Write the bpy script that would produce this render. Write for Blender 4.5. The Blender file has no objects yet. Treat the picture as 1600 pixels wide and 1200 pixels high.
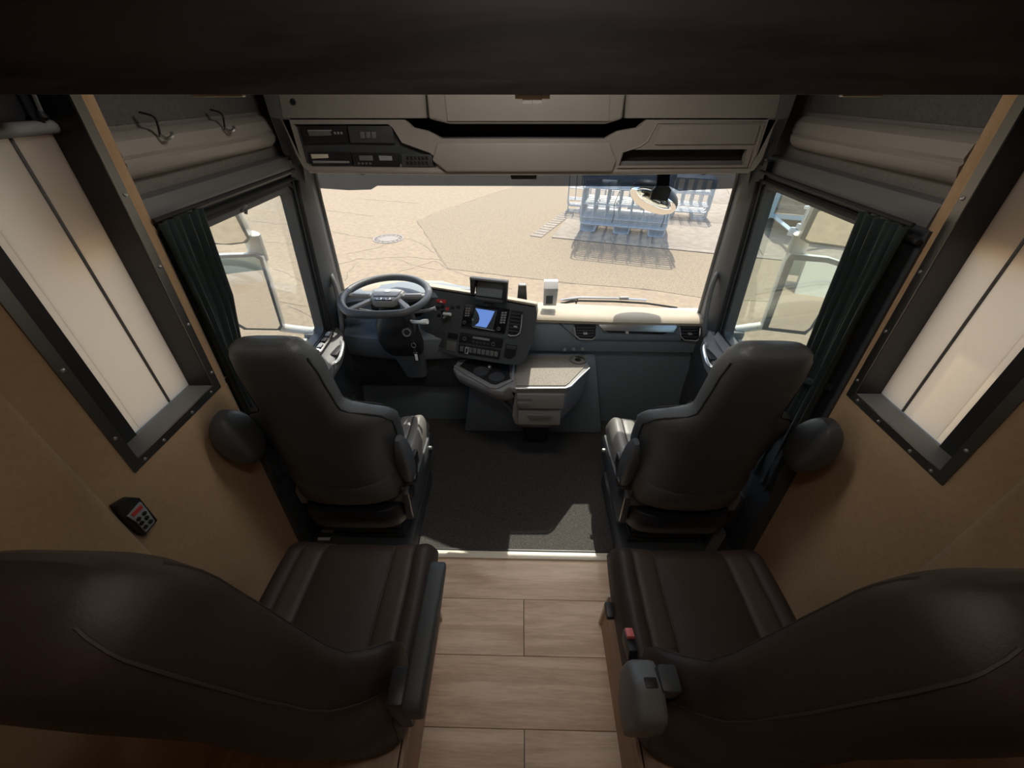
import bpy, bmesh, math, random
from mathutils import Vector, Matrix
random.seed(7)
scene = bpy.context.scene
C = scene.collection

# ------------------------------------------------------------------ camera
F_PX, PITCH, YAW = 602.0, math.radians(37.7), math.radians(1.13)
CAM = Vector((-0.04, 0.0, 1.95))
cam_d = bpy.data.cameras.new('camera')
cam_d.sensor_width = 36.0
cam_d.lens = 36.0 * F_PX / 1600.0
cam_d.clip_start = 0.02
cam_d.clip_end = 400
cam = bpy.data.objects.new('camera', cam_d)
C.objects.link(cam)
cam.location = CAM
cam.rotation_euler = (math.pi / 2 - PITCH, 0, YAW)
scene.camera = cam

# ------------------------------------------------------------------ world, sun, exposure
SUN_DIR = Vector((0.19, 1.0, 1.44)).normalized()       # towards the sun
w = bpy.data.worlds.new('sky')
scene.world = w
w.use_nodes = True
nt = w.node_tree
nt.nodes.clear()
sky = nt.nodes.new('ShaderNodeTexSky')
sky.sky_type = 'NISHITA'
sky.sun_disc = False
sky.sun_elevation = math.asin(SUN_DIR.z)
sky.sun_rotation = math.atan2(SUN_DIR.x, SUN_DIR.y)
sky.dust_density = 2.5
sky.air_density = 1.2
bg = nt.nodes.new('ShaderNodeBackground')
bg.inputs['Strength'].default_value = 0.25
wo = nt.nodes.new('ShaderNodeOutputWorld')
nt.links.new(sky.outputs[0], bg.inputs[0])
nt.links.new(bg.outputs[0], wo.inputs[0])
sun_d = bpy.data.lights.new('sun', 'SUN')
sun_d.energy = 4.3
sun_d.angle = math.radians(0.6)
sun_d.color = (1.0, 0.93, 0.82)
sun = bpy.data.objects.new('sun', sun_d)
C.objects.link(sun)
sun.rotation_euler = SUN_DIR.to_track_quat('Z', 'Y').to_euler()
sun.location = (2, 6, 9)
vs = scene.view_settings
vs.view_transform = 'Standard'
vs.look = 'None'
vs.gamma = 1.0
vs.use_curve_mapping = False
vs.exposure = 0.45

# ------------------------------------------------------------------ measuring helpers
_cp, _sp, _cy, _sy = math.cos(PITCH), math.sin(PITCH), math.cos(YAW), math.sin(YAW)
def _rot(v): return Vector((_cy*v[0]-_sy*v[1], _sy*v[0]+_cy*v[1], v[2]))
FWD, UPV, RGT = _rot((0, _cp, -_sp)), _rot((0, _sp, _cp)), _rot((1, 0, 0))
def ray(u, v): return FWD + RGT*((u-800)/F_PX) + UPV*((600-v)/F_PX)
def at(u, v, x=None, y=None, z=None):
    d = ray(u, v)
    if x is not None: t = (x-CAM.x)/d.x
    elif y is not None: t = (y-CAM.y)/d.y
    else: t = (z-CAM.z)/d.z
    return CAM + d*t
def onp(u, v, pl):
    n, p = pl[1], pl[0]
    d = ray(u, v)
    return CAM + d*((p-CAM).dot(n)/d.dot(n))

# ------------------------------------------------------------------ materials
def mat(name, col, rough=0.6, metal=0.0, var=0.0, nscale=20, bump=0.0, bscale=200, spec=0.5, coat=0.0, sheen=0.0):
    m = bpy.data.materials.new(name)
    m.use_nodes = True
    n, l = m.node_tree.nodes, m.node_tree.links
    b = n['Principled BSDF']
    b.inputs['Base Color'].default_value = (*col, 1)
    b.inputs['Roughness'].default_value = rough
    b.inputs['Metallic'].default_value = metal
    b.inputs['Specular IOR Level'].default_value = spec
    b.inputs['Coat Weight'].default_value = coat
    b.inputs['Sheen Weight'].default_value = sheen
    tc = n.new('ShaderNodeTexCoord')
    if var > 0:
        nz = n.new('ShaderNodeTexNoise'); nz.inputs['Scale'].default_value = nscale; nz.inputs['Detail'].default_value = 6
        rp = n.new('ShaderNodeValToRGB')
        rp.color_ramp.elements[0].position = 0.3; rp.color_ramp.elements[1].position = 0.7
        rp.color_ramp.elements[0].color = (*[c*(1-var) for c in col], 1)
        rp.color_ramp.elements[1].color = (*[min(1, c*(1+var)) for c in col], 1)
        l.new(tc.outputs['Object'], nz.inputs['Vector']); l.new(nz.outputs['Fac'], rp.inputs['Fac'])
        l.new(rp.outputs['Color'], b.inputs['Base Color'])
    if bump > 0:
        n2 = n.new('ShaderNodeTexNoise'); n2.inputs['Scale'].default_value = bscale; n2.inputs['Detail'].default_value = 4
        bp = n.new('ShaderNodeBump'); bp.inputs['Strength'].default_value = bump; bp.inputs['Distance'].default_value = 0.003
        l.new(tc.outputs['Object'], n2.inputs['Vector']); l.new(n2.outputs['Fac'], bp.inputs['Height'])
        l.new(bp.outputs['Normal'], b.inputs['Normal'])
    return m

def wood(name, c1, c2, axis='X', scale=6.0, rough=0.5, bump=0.15):
    m = bpy.data.materials.new(name)
    m.use_nodes = True
    n, l = m.node_tree.nodes, m.node_tree.links
    b = n['Principled BSDF']; b.inputs['Roughness'].default_value = rough
    tc = n.new('ShaderNodeTexCoord'); oi = n.new('ShaderNodeObjectInfo')
    add = n.new('ShaderNodeVectorMath'); add.operation = 'ADD'
    mul = n.new('ShaderNodeVectorMath'); mul.operation = 'SCALE'; mul.inputs[3].default_value = 13.0
    comb = n.new('ShaderNodeCombineXYZ')
    for k in range(3): l.new(oi.outputs['Random'], comb.inputs[k])
    l.new(comb.outputs[0], mul.inputs[0]); l.new(tc.outputs['Object'], add.inputs[0]); l.new(mul.outputs[0], add.inputs[1])
    mp = n.new('ShaderNodeMapping')
    mp.inputs['Scale'].default_value = (0.09*scale, scale, scale) if axis == 'X' else (scale, 0.09*scale, scale)
    l.new(add.outputs[0], mp.inputs['Vector'])
    n1 = n.new('ShaderNodeTexNoise'); n1.inputs['Scale'].default_value = 2.2; n1.inputs['Detail'].default_value = 8; n1.inputs['Distortion'].default_value = 1.2
    n2 = n.new('ShaderNodeTexNoise'); n2.inputs['Scale'].default_value = 22; n2.inputs['Detail'].default_value = 5
    l.new(mp.outputs[0], n1.inputs['Vector']); l.new(mp.outputs[0], n2.inputs['Vector'])
    mx = n.new('ShaderNodeMath'); mx.operation = 'MULTIPLY_ADD'; mx.inputs[1].default_value = 0.45
    l.new(n2.outputs['Fac'], mx.inputs[0]); l.new(n1.outputs['Fac'], mx.inputs[2])
    rp = n.new('ShaderNodeValToRGB')
    rp.color_ramp.elements[0].position = 0.56; rp.color_ramp.elements[0].color = (*c1, 1)
    rp.color_ramp.elements[1].position = 0.86; rp.color_ramp.elements[1].color = (*c2, 1)
    l.new(mx.outputs[0], rp.inputs['Fac']); l.new(rp.outputs['Color'], b.inputs['Base Color'])
    bp = n.new('ShaderNodeBump'); bp.inputs['Strength'].default_value = bump; bp.inputs['Distance'].default_value = 0.002
    l.new(mx.outputs[0], bp.inputs['Height']); l.new(bp.outputs['Normal'], b.inputs['Normal'])
    return m

def glass(name, tint=(0.93, 0.96, 0.95), refl=0.06):
    m = bpy.data.materials.new(name)
    m.use_nodes = True
    n, l = m.node_tree.nodes, m.node_tree.links
    n.remove(n['Principled BSDF'])
    t = n.new('ShaderNodeBsdfTransparent'); t.inputs[0].default_value = (*tint, 1)
    g = n.new('ShaderNodeBsdfGlossy'); g.inputs['Roughness'].default_value = 0.02
    lw = n.new('ShaderNodeLayerWeight'); lw.inputs['Blend'].default_value = 0.25
    mu = n.new('ShaderNodeMath'); mu.operation = 'MULTIPLY'; mu.inputs[1].default_value = refl*4
    mixs = n.new('ShaderNodeMixShader')
    l.new(lw.outputs['Fresnel'], mu.inputs[0]); l.new(mu.outputs[0], mixs.inputs[0])
    l.new(t.outputs[0], mixs.inputs[1]); l.new(g.outputs[0], mixs.inputs[2])
    l.new(mixs.outputs[0], n['Material Output'].inputs['Surface'])
    return m

def emis(name, col, s):
    m = bpy.data.materials.new(name); m.use_nodes = True
    b = m.node_tree.nodes['Principled BSDF']
    b.inputs['Base Color'].default_value = (*[c*0.3 for c in col], 1)
    b.inputs['Emission Color'].default_value = (*col, 1); b.inputs['Emission Strength'].default_value = s
    b.inputs['Roughness'].default_value = 0.2
    return m

M = {}
M['tan'] = mat('tan_fabric', (0.44, 0.28, 0.15), 0.9, var=0.06, nscale=60, bump=0.3, bscale=500, sheen=0.2)
M['roof_fabric'] = mat('grey_roof_fabric', (0.10, 0.095, 0.09), 0.95, var=0.15, nscale=120, bump=0.3, bscale=400)
M['grey_fabric'] = mat('warm_grey_fabric', (0.20, 0.185, 0.165), 0.95, var=0.1, nscale=120, bump=0.3, bscale=400)
M['beige'] = mat('warm_grey_plastic', (0.33, 0.295, 0.26), 0.55, var=0.03, nscale=8, bump=0.12, bscale=700)
M['trim'] = mat('mid_grey_plastic', (0.16, 0.16, 0.16), 0.55, bump=0.12, bscale=700)
M['dark'] = mat('dark_grey_plastic', (0.055, 0.06, 0.066), 0.5, bump=0.15, bscale=700)
M['dash'] = mat('charcoal_dash_plastic', (0.19, 0.22, 0.25), 0.55, bump=0.15, bscale=600)
M['console'] = mat('stone_grey_plastic', (0.24, 0.235, 0.23), 0.5, var=0.03, nscale=10, bump=0.1, bscale=700)
M['dashtop'] = mat('sand_dash_top', (0.40, 0.345, 0.265), 0.75, var=0.04, nscale=10, bump=0.15, bscale=500)
M['consoletop'] = mat('console_mat', (0.24, 0.215, 0.18), 0.75, var=0.25, nscale=140, bump=0.1, bscale=400)
M['black'] = mat('black_plastic', (0.016, 0.016, 0.018), 0.45)
M['gloss'] = mat('gloss_black', (0.012, 0.012, 0.014), 0.15)
M['rubber'] = mat('black_rubber', (0.02, 0.02, 0.02), 0.8)
M['leather'] = mat('black_leather', (0.070, 0.074, 0.080), 0.45, var=0.08, nscale=8, bump=0.35, bscale=260)
M['leather2'] = mat('black_leather_panel', (0.075, 0.074, 0.074), 0.45, var=0.08, nscale=8, bump=0.35, bscale=260)
M['brown'] = mat('brown_leather', (0.036, 0.022, 0.018), 0.58, var=0.12, nscale=7, bump=0.18, bscale=240)
M['brown2'] = mat('brown_leather_panel', (0.055, 0.035, 0.026), 0.52, var=0.12, nscale=7, bump=0.4, bscale=240)
M['seat_grey'] = mat('grey_seat_leather', (0.20, 0.19, 0.175), 0.40, var=0.08, nscale=8, bump=0.35, bscale=260)
M['pod'] = mat('pod_plastic', (0.075, 0.082, 0.088), 0.5, bump=0.12, bscale=600)
M['thread'] = mat('seam_thread', (0.05, 0.036, 0.03), 0.7)
M['curtain'] = mat('black_green_curtain', (0.010, 0.020, 0.018), 0.9, var=0.2, nscale=30, sheen=0.1)
M['alu'] = mat('brushed_aluminium', (0.55, 0.53, 0.50), 0.38, metal=1.0, var=0.06, nscale=50)
M['dark_alu'] = mat('anodised_frame', (0.20, 0.195, 0.18), 0.42, metal=1.0)
M['chrome'] = mat('chrome', (0.85, 0.85, 0.85), 0.15, metal=0.6)
M['silver'] = mat('satin_silver', (0.55, 0.55, 0.55), 0.3, metal=0.9)
M['white'] = mat('white_plastic', (0.86, 0.85, 0.82), 0.4)
M['cream'] = mat('cream_label', (0.75, 0.70, 0.55), 0.6)
M['threshold'] = mat('cream_threshold', (0.72, 0.66, 0.55), 0.4)
M['carpet'] = mat('dark_carpet', (0.055, 0.052, 0.048), 1.0, var=0.7, nscale=330, bump=0.9, bscale=330)
M['floor'] = wood('oak_floor', (0.58, 0.40, 0.275), (0.80, 0.61, 0.455), 'X', 7.0, 0.45)
M['darkwood'] = wood('dark_walnut', (0.020, 0.016, 0.018), (0.046, 0.036, 0.040), 'X', 5.0, 0.5)
M['boxwood'] = wood('seat_box_oak', (0.34, 0.22, 0.14), (0.44, 0.31, 0.21), 'Y', 6.0, 0.5)
M['asphalt'] = mat('pale_asphalt', (0.30, 0.228, 0.152), 0.95, var=0.13, nscale=9, bump=0.6, bscale=40)
M['asphalt2'] = mat('coarse_asphalt', (0.262, 0.203, 0.135), 0.95, var=0.35, nscale=55, bump=0.8, bscale=60)
M['concrete'] = mat('concrete_slab', (0.29, 0.245, 0.195), 0.95, var=0.15, nscale=5, bump=0.4, bscale=40)
M['crack'] = mat('crack_fill', (0.19, 0.15, 0.115), 0.95)
M['iron'] = mat('cast_iron', (0.26, 0.23, 0.20), 0.7, metal=0.3)
M['galv'] = mat('galvanised_steel', (0.55, 0.57, 0.58), 0.45, metal=0.3, var=0.12, nscale=14)
M['paint'] = mat('pale_truck_paint', (0.62, 0.61, 0.57), 0.3, coat=0.4)
M['paint2'] = mat('pale_blue_trailer', (0.52, 0.62, 0.68), 0.5)
M['board'] = wood('weathered_board', (0.20, 0.155, 0.12), (0.34, 0.27, 0.21), 'X', 3.0, 0.8)
M['mirror'] = mat('mirror_glass', (0.92, 0.93, 0.93), 0.01, metal=1.0)
M['glass'] = glass('clear_glass')
M['glass_side'] = glass('green_side_glass', (0.86, 0.92, 0.89), 0.08)
M['visor'] = glass('smoked_visor', (0.29, 0.31, 0.34), 0.16)
M['red'] = mat('red_plastic', (0.55, 0.05, 0.05), 0.4)
M['pink'] = mat('red_buckle', (0.70, 0.16, 0.16), 0.4)
M['screen'] = mat('dark_screen', (0.07, 0.085, 0.095), 0.3)
M['monitor'] = mat('grey_monitor_panel', (0.17, 0.20, 0.22), 0.35)
M['blue_screen'] = emis('blue_screen', (0.13, 0.24, 0.60), 0.75)
M['label_grey'] = mat('grey_button', (0.30, 0.31, 0.32), 0.5)
M['lcd'] = mat('dull_display', (0.15, 0.15, 0.13), 0.3)
M['orange'] = mat('orange_cladding', (0.62, 0.30, 0.09), 0.7)
M['wall_white'] = mat('pale_render', (0.36, 0.36, 0.32), 0.9)
M['green'] = mat('tree_leaves', (0.06, 0.11, 0.035), 0.9, var=0.4, nscale=3, bump=1.0, bscale=10)
def blind_material():
    m = bpy.data.materials.new('blind_fabric'); m.use_nodes = True
    n, l = m.node_tree.nodes, m.node_tree.links
    n.remove(n['Principled BSDF'])
    d = n.new('ShaderNodeBsdfDiffuse'); d.inputs[0].default_value = (0.70, 0.66, 0.61, 1)
    t = n.new('ShaderNodeBsdfTranslucent'); t.inputs[0].default_value = (0.92, 0.80, 0.68, 1)
    mx = n.new('ShaderNodeMixShader'); mx.inputs[0].default_value = 0.8
    l.new(d.outputs[0], mx.inputs[1]); l.new(t.outputs[0], mx.inputs[2])
    l.new(mx.outputs[0], n['Material Output'].inputs['Surface'])
    return m
M['blind'] = blind_material()

# ------------------------------------------------------------------ mesh helpers
XF = [Matrix.Identity(4)]
ORG = {}
def props(o, label=None, cat=None, group=None, kind=None):
    if label: o['label'] = label
    if cat: o['category'] = cat
    if group: o['group'] = group
    if kind: o['kind'] = kind
    return o
def thing(name, loc, label=None, cat=None, group=None, kind=None):
    o = bpy.data.objects.new(name, None)
    o.empty_display_size = 0.05
    C.objects.link(o)
    loc = XF[-1] @ Vector(loc)
    o.location = loc
    ORG[o.name] = loc.copy()
    return props(o, label, cat, group, kind)
def mk(name, verts, faces, m, parent=None, bevel=0.0, seg=2, smooth=30, **kw):
    T = XF[-1]
    vv = [T @ Vector(v) for v in verts]
    bm = bmesh.new()
    bv = [bm.verts.new(v) for v in vv]
    for f in faces:
        try: bm.faces.new([bv[i] for i in f])
        except ValueError: pass
    bmesh.ops.remove_doubles(bm, verts=bm.verts, dist=1e-5)
    bmesh.ops.recalc_face_normals(bm, faces=bm.faces)
    if bevel > 0:
        es = [e for e in bm.edges if len(e.link_faces) == 2 and e.calc_face_angle(0) > math.radians(28)]
        if es: bmesh.ops.bevel(bm, geom=es, offset=bevel, segments=seg, profile=0.6, affect='EDGES', clamp_overlap=True)
    if parent is None:
        lo = Vector([min(v.co[i] for v in bm.verts) for i in range(3)])
        hi = Vector([max(v.co[i] for v in bm.verts) for i in range(3)])
        org = Vector(((lo.x+hi.x)/2, (lo.y+hi.y)/2, lo.z))
    else:
        org = ORG[parent.name]
    for v in bm.verts: v.co -= org
    me = bpy.data.meshes.new(name)
    bm.to_mesh(me); bm.free()
    me.materials.append(M[m])
    if smooth:
        me.shade_smooth()
        me.set_sharp_from_angle(angle=math.radians(smooth))
    o = bpy.data.objects.new(name, me)
    C.objects.link(o)
    if parent is None:
        o.location = org; ORG[o.name] = org
    else:
        o.parent = parent; ORG[o.name] = org
    return props(o, **kw)
BOXF = [(0,1,3,2),(4,6,7,5),(0,4,5,1),(2,3,7,6),(0,2,6,4),(1,5,7,3)]
def boxv(c, s, R=None):
    c = Vector(c); out = []
    for i in (-1,1):
        for j in (-1,1):
            for k in (-1,1):
                d = Vector((i*s[0]/2, j*s[1]/2, k*s[2]/2))
                out.append(c + (R @ d if R else d))
    return out
def box(name, c, s, m, parent=None, bevel=0.004, R=None, **kw):
    return mk(name, boxv(c, s, R), BOXF, m, parent, bevel, **kw)
def rot(ax, deg): return Matrix.Rotation(math.radians(deg), 3, ax)
def prism(name, poly, ext, m, parent=None, bevel=0.003, **kw):
    n = len(poly); ext = Vector(ext)
    v = [Vector(p) for p in poly]; v += [p+ext for p in v]
    f = [tuple(range(n)), tuple(range(2*n-1, n-1, -1))] + [(i, (i+1)%n, n+(i+1)%n, n+i) for i in range(n)]
    return mk(name, v, f, m, parent, bevel, **kw)
def plate(name, outline, holes, fn, ext, m, parent=None, **kw):
    """flat plate with openings; outline and holes in 2-D, fn maps 2-D to 3-D"""
    bm = bmesh.new(); loops = []
    for lp in [outline]+holes:
        vs_ = [bm.verts.new((p[0], p[1], 0)) for p in lp]
        loops.append(len(lp))
        for i in range(len(vs_)): bm.edges.new((vs_[i], vs_[(i+1) % len(vs_)]))
    bmesh.ops.triangle_fill(bm, edges=bm.edges, use_beauty=True, use_dissolve=False)
    bm.verts.index_update()
    pts = [(v.co.x, v.co.y) for v in bm.verts]
    tris = [tuple(v.index for v in f.verts) for f in bm.faces]
    bm.free()
    n = len(pts); ext = Vector(ext)
    V = [Vector(fn(*p)) for p in pts]; V += [p+ext for p in V]
    Fc = tris + [tuple(i+n for i in reversed(t)) for t in tris]
    s = 0
    for L in loops:
        for i in range(L):
            a, b = s+i, s+(i+1) % L
            Fc.append((a, b, b+n, a+n))
        s += L
    return mk(name, V, Fc, m, parent, 0, smooth=0, **kw)
def tube(name, pts, r, m, parent=None, closed=False, sides=8, flat=1.0, **kw):
    pts = [Vector(p) for p in pts]; n = len(pts)
    rr = r if isinstance(r, (list, tuple)) else [r]*n
    V, Fc = [], []
    prev = None
    for i, p in enumerate(pts):
        a = pts[(i-1) % n] if (closed or i > 0) else p
        b = pts[(i+1) % n] if (closed or i < n-1) else p
        d = (b-a)
        d = d.normalized() if d.length > 0 else Vector((0,0,1))
        if prev is None:
            u = d.orthogonal().normalized()
            ref = Vector((0,0,1)) if abs(d.z) < 0.9 else Vector((0,1,0))
            u = (ref - d*ref.dot(d)).normalized()
        else:
            u = (prev - d*prev.dot(d)).normalized()
        prev = u
        w_ = d.cross(u)
        for k in range(sides):
            an = 2*math.pi*k/sides
            V.append(p + u*(rr[i]*math.cos(an)*flat) + w_*(rr[i]*math.sin(an)))
    for i in range(n if closed else n-1):
        j = (i+1) % n
        for k in range(sides):
            q = (k+1) % sides
            Fc.append((i*sides+k, i*sides+q, j*sides+q, j*sides+k))
    if not closed:
        Fc.append(tuple(range(sides))[::-1]); Fc.append(tuple((n-1)*sides+k for k in range(sides)))
    return mk(name, V, Fc, m, parent, 0, smooth=50, **kw)
def lathe(name, c, prof, axis, m, parent=None, sides=24, **kw):
    """prof: list of (radius, height) along axis from c"""
    c = Vector(c); ax = Vector(axis).normalized(); u = ax.orthogonal().normalized(); w_ = ax.cross(u)
    V, Fc = [], []
    for r, h in prof:
        for k in range(sides):
            a = 2*math.pi*k/sides
            V.append(c + ax*h + (u*math.cos(a)+w_*math.sin(a))*max(r, 1e-4))
    for i in range(len(prof)-1):
        for k in range(sides):
            q = (k+1) % sides
            Fc.append((i*sides+k, i*sides+q, (i+1)*sides+q, (i+1)*sides+k))
    Fc.append(tuple(range(sides))[::-1]); Fc.append(tuple((len(prof)-1)*sides+k for k in range(sides)))
    return mk(name, V, Fc, m, parent, 0, smooth=35, **kw)
def loft(name, rings, m, parent=None, cap=True, smooth=40, closed=True, **kw):
    k = len(rings[0]); V = [p for r in rings for p in r]; Fc = []
    for i in range(len(rings)-1):
        for j in range(k if closed else k-1):
            q = (j+1) % k
            Fc.append((i*k+j, i*k+q, (i+1)*k+q, (i+1)*k+j))
    if cap and closed:
        Fc.append(tuple(range(k))[::-1]); Fc.append(tuple((len(rings)-1)*k+j for j in range(k)))
    return mk(name, V, Fc, m, parent, 0, smooth=smooth, **kw)
def spline(pts, n=8, closed=False):
    """Catmull-Rom through points"""
    P_ = [Vector(p) for p in pts]; out = []; N = len(P_)
    for i in range(N if closed else N-1):
        p0 = P_[(i-1) % N] if (closed or i > 0) else P_[i]
        p1, p2 = P_[i], P_[(i+1) % N]
        p3 = P_[(i+2) % N] if (closed or i < N-2) else p2
        for k in range(n):
            t = k/n
            out.append(0.5*((2*p1)+(p2-p0)*t+(2*p0-5*p1+4*p2-p3)*t*t+(3*p1-p0-3*p2+p3)*t**3))
    if not closed: out.append(P_[-1])
    return out
def facing(name, px, pl, th, m, parent=None, bevel=0.002, off=0.0, **kw):
    """a flat piece whose outline was measured in the photograph, lying on plane pl, th thick towards the room"""
    n = pl[1]
    return prism(name, [onp(u, v, pl)+n*off for u, v in px], n*th, m, parent, bevel, **kw)

FX = -0.02            # centre line of the driver's cab
KL = 0.085            # inward lean of the side walls per metre of height

# ================================================================== STRUCTURE
# ---- wooden floor, plank by plank
fl = thing('floor', (0, 0.2, 0), 'oak plank floor between the brown rear seats', None, kind='structure')
box('subfloor', (0, 0.20, -0.045), (2.4, 1.72, 0.06), 'black', fl, 0)
rows = [(1.028, 0.833, [-1.15, 1.15]), (0.831, 0.601, [-1.15, 0.0, 1.15]), (0.599, 0.361, [-1.15, -0.62, 0.62, 1.15]),
        (0.359, 0.121, [-1.15, 0.0, 1.15]), (0.119, -0.119, [-1.15, 0.5, 1.15]), (-0.121, -0.36, [-1.15, -0.2, 1.15]), (-0.362, -0.60, [-1.15, 0.3, 1.15])]
for y1, y0, xs in rows:
    for a, b in zip(xs[:-1], xs[1:]):
        box('plank', ((a+b)/2, (y0+y1)/2, -0.008), (b-a-0.003, y1-y0, 0.016), 'floor', fl, 0.0012)
tr = thing('trim_1', (0, 1.045, 0), 'cream threshold strip between oak floor and dark carpet', kind='structure')
box('nosing', (0.02, 1.040, 0.004), (2.1, 0.024, 0.016), 'threshold', tr, 0.003)
box('riser', (0.02, 1.062, -0.006), (2.1, 0.022, 0.012), 'threshold', tr, 0.003)
box('edge_strip', (0.02, 1.080, -0.004), (2.1, 0.010, 0.014), 'black', tr, 0.002)
box('floor_carpet', (0, 1.60, -0.03), (2.36, 1.04, 0.05), 'carpet', None, 0, label='dark short-pile carpet on the cab floor between the front seats', cat='carpet')

# ---- rear side walls with window openings
def wx(z, s): return s*(1.16-KL*z)
ZT = 2.32
for s, side in ((-1, 'left'), (1, 'right')):
    WF = 1.035
    fr0, fr1, fz0, fz1 = 0.66, 1.012, 1.142, 2.02
    wl = thing('wall_'+side, (s*1.14, 0.4, 0), 'tan fabric-lined living area wall on the %s of the cab' % side, kind='structure')
    n = Vector((s*1.0, 0, KL)).normalized()
    def wfn(a, b, s=s): return (wx(b, s), a, b)
    plate('wall_lining', [(-0.6, 0), (WF, 0), (WF, ZT), (-0.6, ZT)],
          [[(fr0+0.012, fz0+0.012), (fr1-0.012, fz0+0.012), (fr1-0.012, fz1), (fr0+0.012, fz1)]], wfn, n*0.05, 'tan', wl)
    # rounded, fabric-wrapped front edge
    tube('wrapped_edge', [(wx(z, s)+s*0.032, WF+0.006, z) for z in (0.0, 0.4, 0.8, 1.2, 1.6, 2.0, ZT)], 0.034, 'tan', wl, sides=14)
    # padded rear panel standing proud of the wall
    rings = []
    for z in (0, 0.4, 0.8, 1.2, 1.6, 2.0, ZT):
        x = wx(z, s)
        prof = [(-0.6, 0.0), (-0.6, 0.035), (0.505, 0.035), (0.527, 0.032), (0.542, 0.022), (0.548, 0.010), (0.55, 0.0)]
        rings.append([Vector((x - s*d, y, z)) for y, d in prof])
    loft('padded_panel', rings, 'tan', wl, smooth=50)
    # outer skin of the body with the same window
    plate('outer_skin', [(-0.6, -0.4), (1.2, -0.4), (1.2, ZT), (-0.6, ZT)],
          [[(fr0-0.02, fz0-0.02), (fr1+0.02, fz0-0.02), (fr1+0.02, fz1-0.02), (fr0-0.02, fz1-0.02)]],
          lambda a, b, s=s: (wx(b, s)+s*0.11, a, b), (s*0.02, 0, 0), 'paint', wl)
    # window: aluminium flange, dark reveal, glass
    wi = thing('window_%d' % (4 if s < 0 else 5), (wx(fz0, s), 0.83, fz0), 'living area window with screwed aluminium flange on the %s' % side, kind='structure')
    plate('frame', [(fr0-0.010, fz0-0.010), (fr1+0.010, fz0-0.010), (fr1+0.010, fz1), (fr0-0.010, fz1)],
          [[(fr0+0.016, fz0+0.016), (fr1-0.016, fz0+0.016), (fr1-0.016, fz1-0.03), (fr0+0.016, fz1-0.03)]],
          lambda a, b, s=s: (wx(b, s)-s*0.004, a, b), n*0.010, 'dark_alu', wi)
    for (a, b) in [(fr1, 1.20), (fr1, 1.38), (fr1, 1.56), (fr1, 1.74), (fr0+0.002, 1.25), (fr0+0.002, 1.46), (fr0+0.002, 1.66), (0.76, fz0), (0.88, fz0), (0.975, fz0+0.004), (0.69, fz0)]:
        lathe('screw', (wx(b, s)-s*0.004, a, b), [(0.0055, 0), (0.005, 0.002), (0.002, 0.0035)], (-s, 0, -KL), 'silver', wi, sides=10)
    def rfn(d): return lambda a, b, s=s: (wx(b, s)+s*d, a, b)
    a0, a1, b0, b1 = fr0+0.017, fr1-0.017, fz0+0.017, fz1-0.03
    for nm, q in (('front_reveal', [(a1, b0), (a1, b1)]), ('rear_reveal', [(a0, b0), (a0, b1)]), ('sill', [(a0, b0), (a1, b0)]), ('head', [(a0, b1), (a1, b1)])):
        (p0, p1) = q
        vv = [Vector(rfn(d)(*p)) for d in (0.0, 0.118) for p in (p0, p1)]
        ex = Vector((0, 0.006, 0)) if nm == 'front_reveal' else Vector((0, -0.006, 0)) if nm == 'rear_reveal' else Vector((0, 0, -0.006)) if nm == 'sill' else Vector((0, 0, 0.006))
        prism(nm, [vv[0], vv[1], vv[3], vv[2]], ex, 'trim' if nm == 'sill' else 'black', wi, 0)
    prism('pane', [rfn(0.108)(a0, b0), rfn(0.108)(a1, b0), rfn(0.108)(a1, b1), rfn(0.108)(a0, b1)], (s*0.004, 0, 0), 'glass', wi, 0)
    prism('black_border', [rfn(0.070)(a0, b0), rfn(0.070)(0.764, b0), rfn(0.070)(0.764, b1), rfn(0.070)(a0, b1)], (s*0.020, 0, 0), 'black', wi, 0)
    prism('upper_border', [rfn(0.085)(0.762, 1.885), rfn(0.085)(a1, 1.885), rfn(0.085)(a1, b1), rfn(0.085)(0.762, b1)], (s*0.012, 0, 0), 'black', wi, 0)
    # blind
    bl = thing('window_blind', (wx(fz0, s)+s*0.08, 0.88, fz0+0.014), 'pale grey pleated blind in the %s living window%s' % (side, ', cord and rail above' if s < 0 else ' near the right rear seat'), 'blind', 'window blinds')
    for q0, q1 in ((0.758, 0.7855), (0.7855, 0.906), (0.906, 0.998)):
        prism('blind_panel', [rfn(0.078)(q0, b0+0.002), rfn(0.078)(q1, b0+0.002), rfn(0.078)(q1, 1.872), rfn(0.078)(q0, 1.872)], (s*0.003, 0, 0), 'blind', bl, 0.001)
    tube('pleat', [rfn(0.079)(0.906, z) for z in (b0+0.004, 1.5, 1.87)], 0.0045, 'roof_fabric', bl)
    tube('blind_rail', [Vector(rfn(0.066)(y, 1.880)) for y in (0.70, 0.85, 0.995)], 0.013, 'console', bl, sides=10)
    tube('pull_cord', spline([rfn(0.055)(0.972, 1.89), rfn(0.050)(0.975, 1.95), rfn(0.045)(0.972, 2.0)], 5), 0.004, 'trim', bl, sides=6)
    lathe('cord_stop', rfn(0.055)(0.972, 1.892), [(0.006, 0), (0.011, 0.006), (0.006, 0.018)], (0, 0, 1), 'black', bl, sides=10)

# ---- ceiling, back wall
box('ceiling', (0, 0.85, ZT+0.02), (2.3, 3.1, 0.05), 'grey_fabric', None, 0, kind='structure', label='grey fabric ceiling of the cab')
box('wall_back', (0, -0.62, 1.1), (2.4, 0.04, 2.5), 'tan', None, 0, kind='structure', label='tan back wall of the living area')

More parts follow.
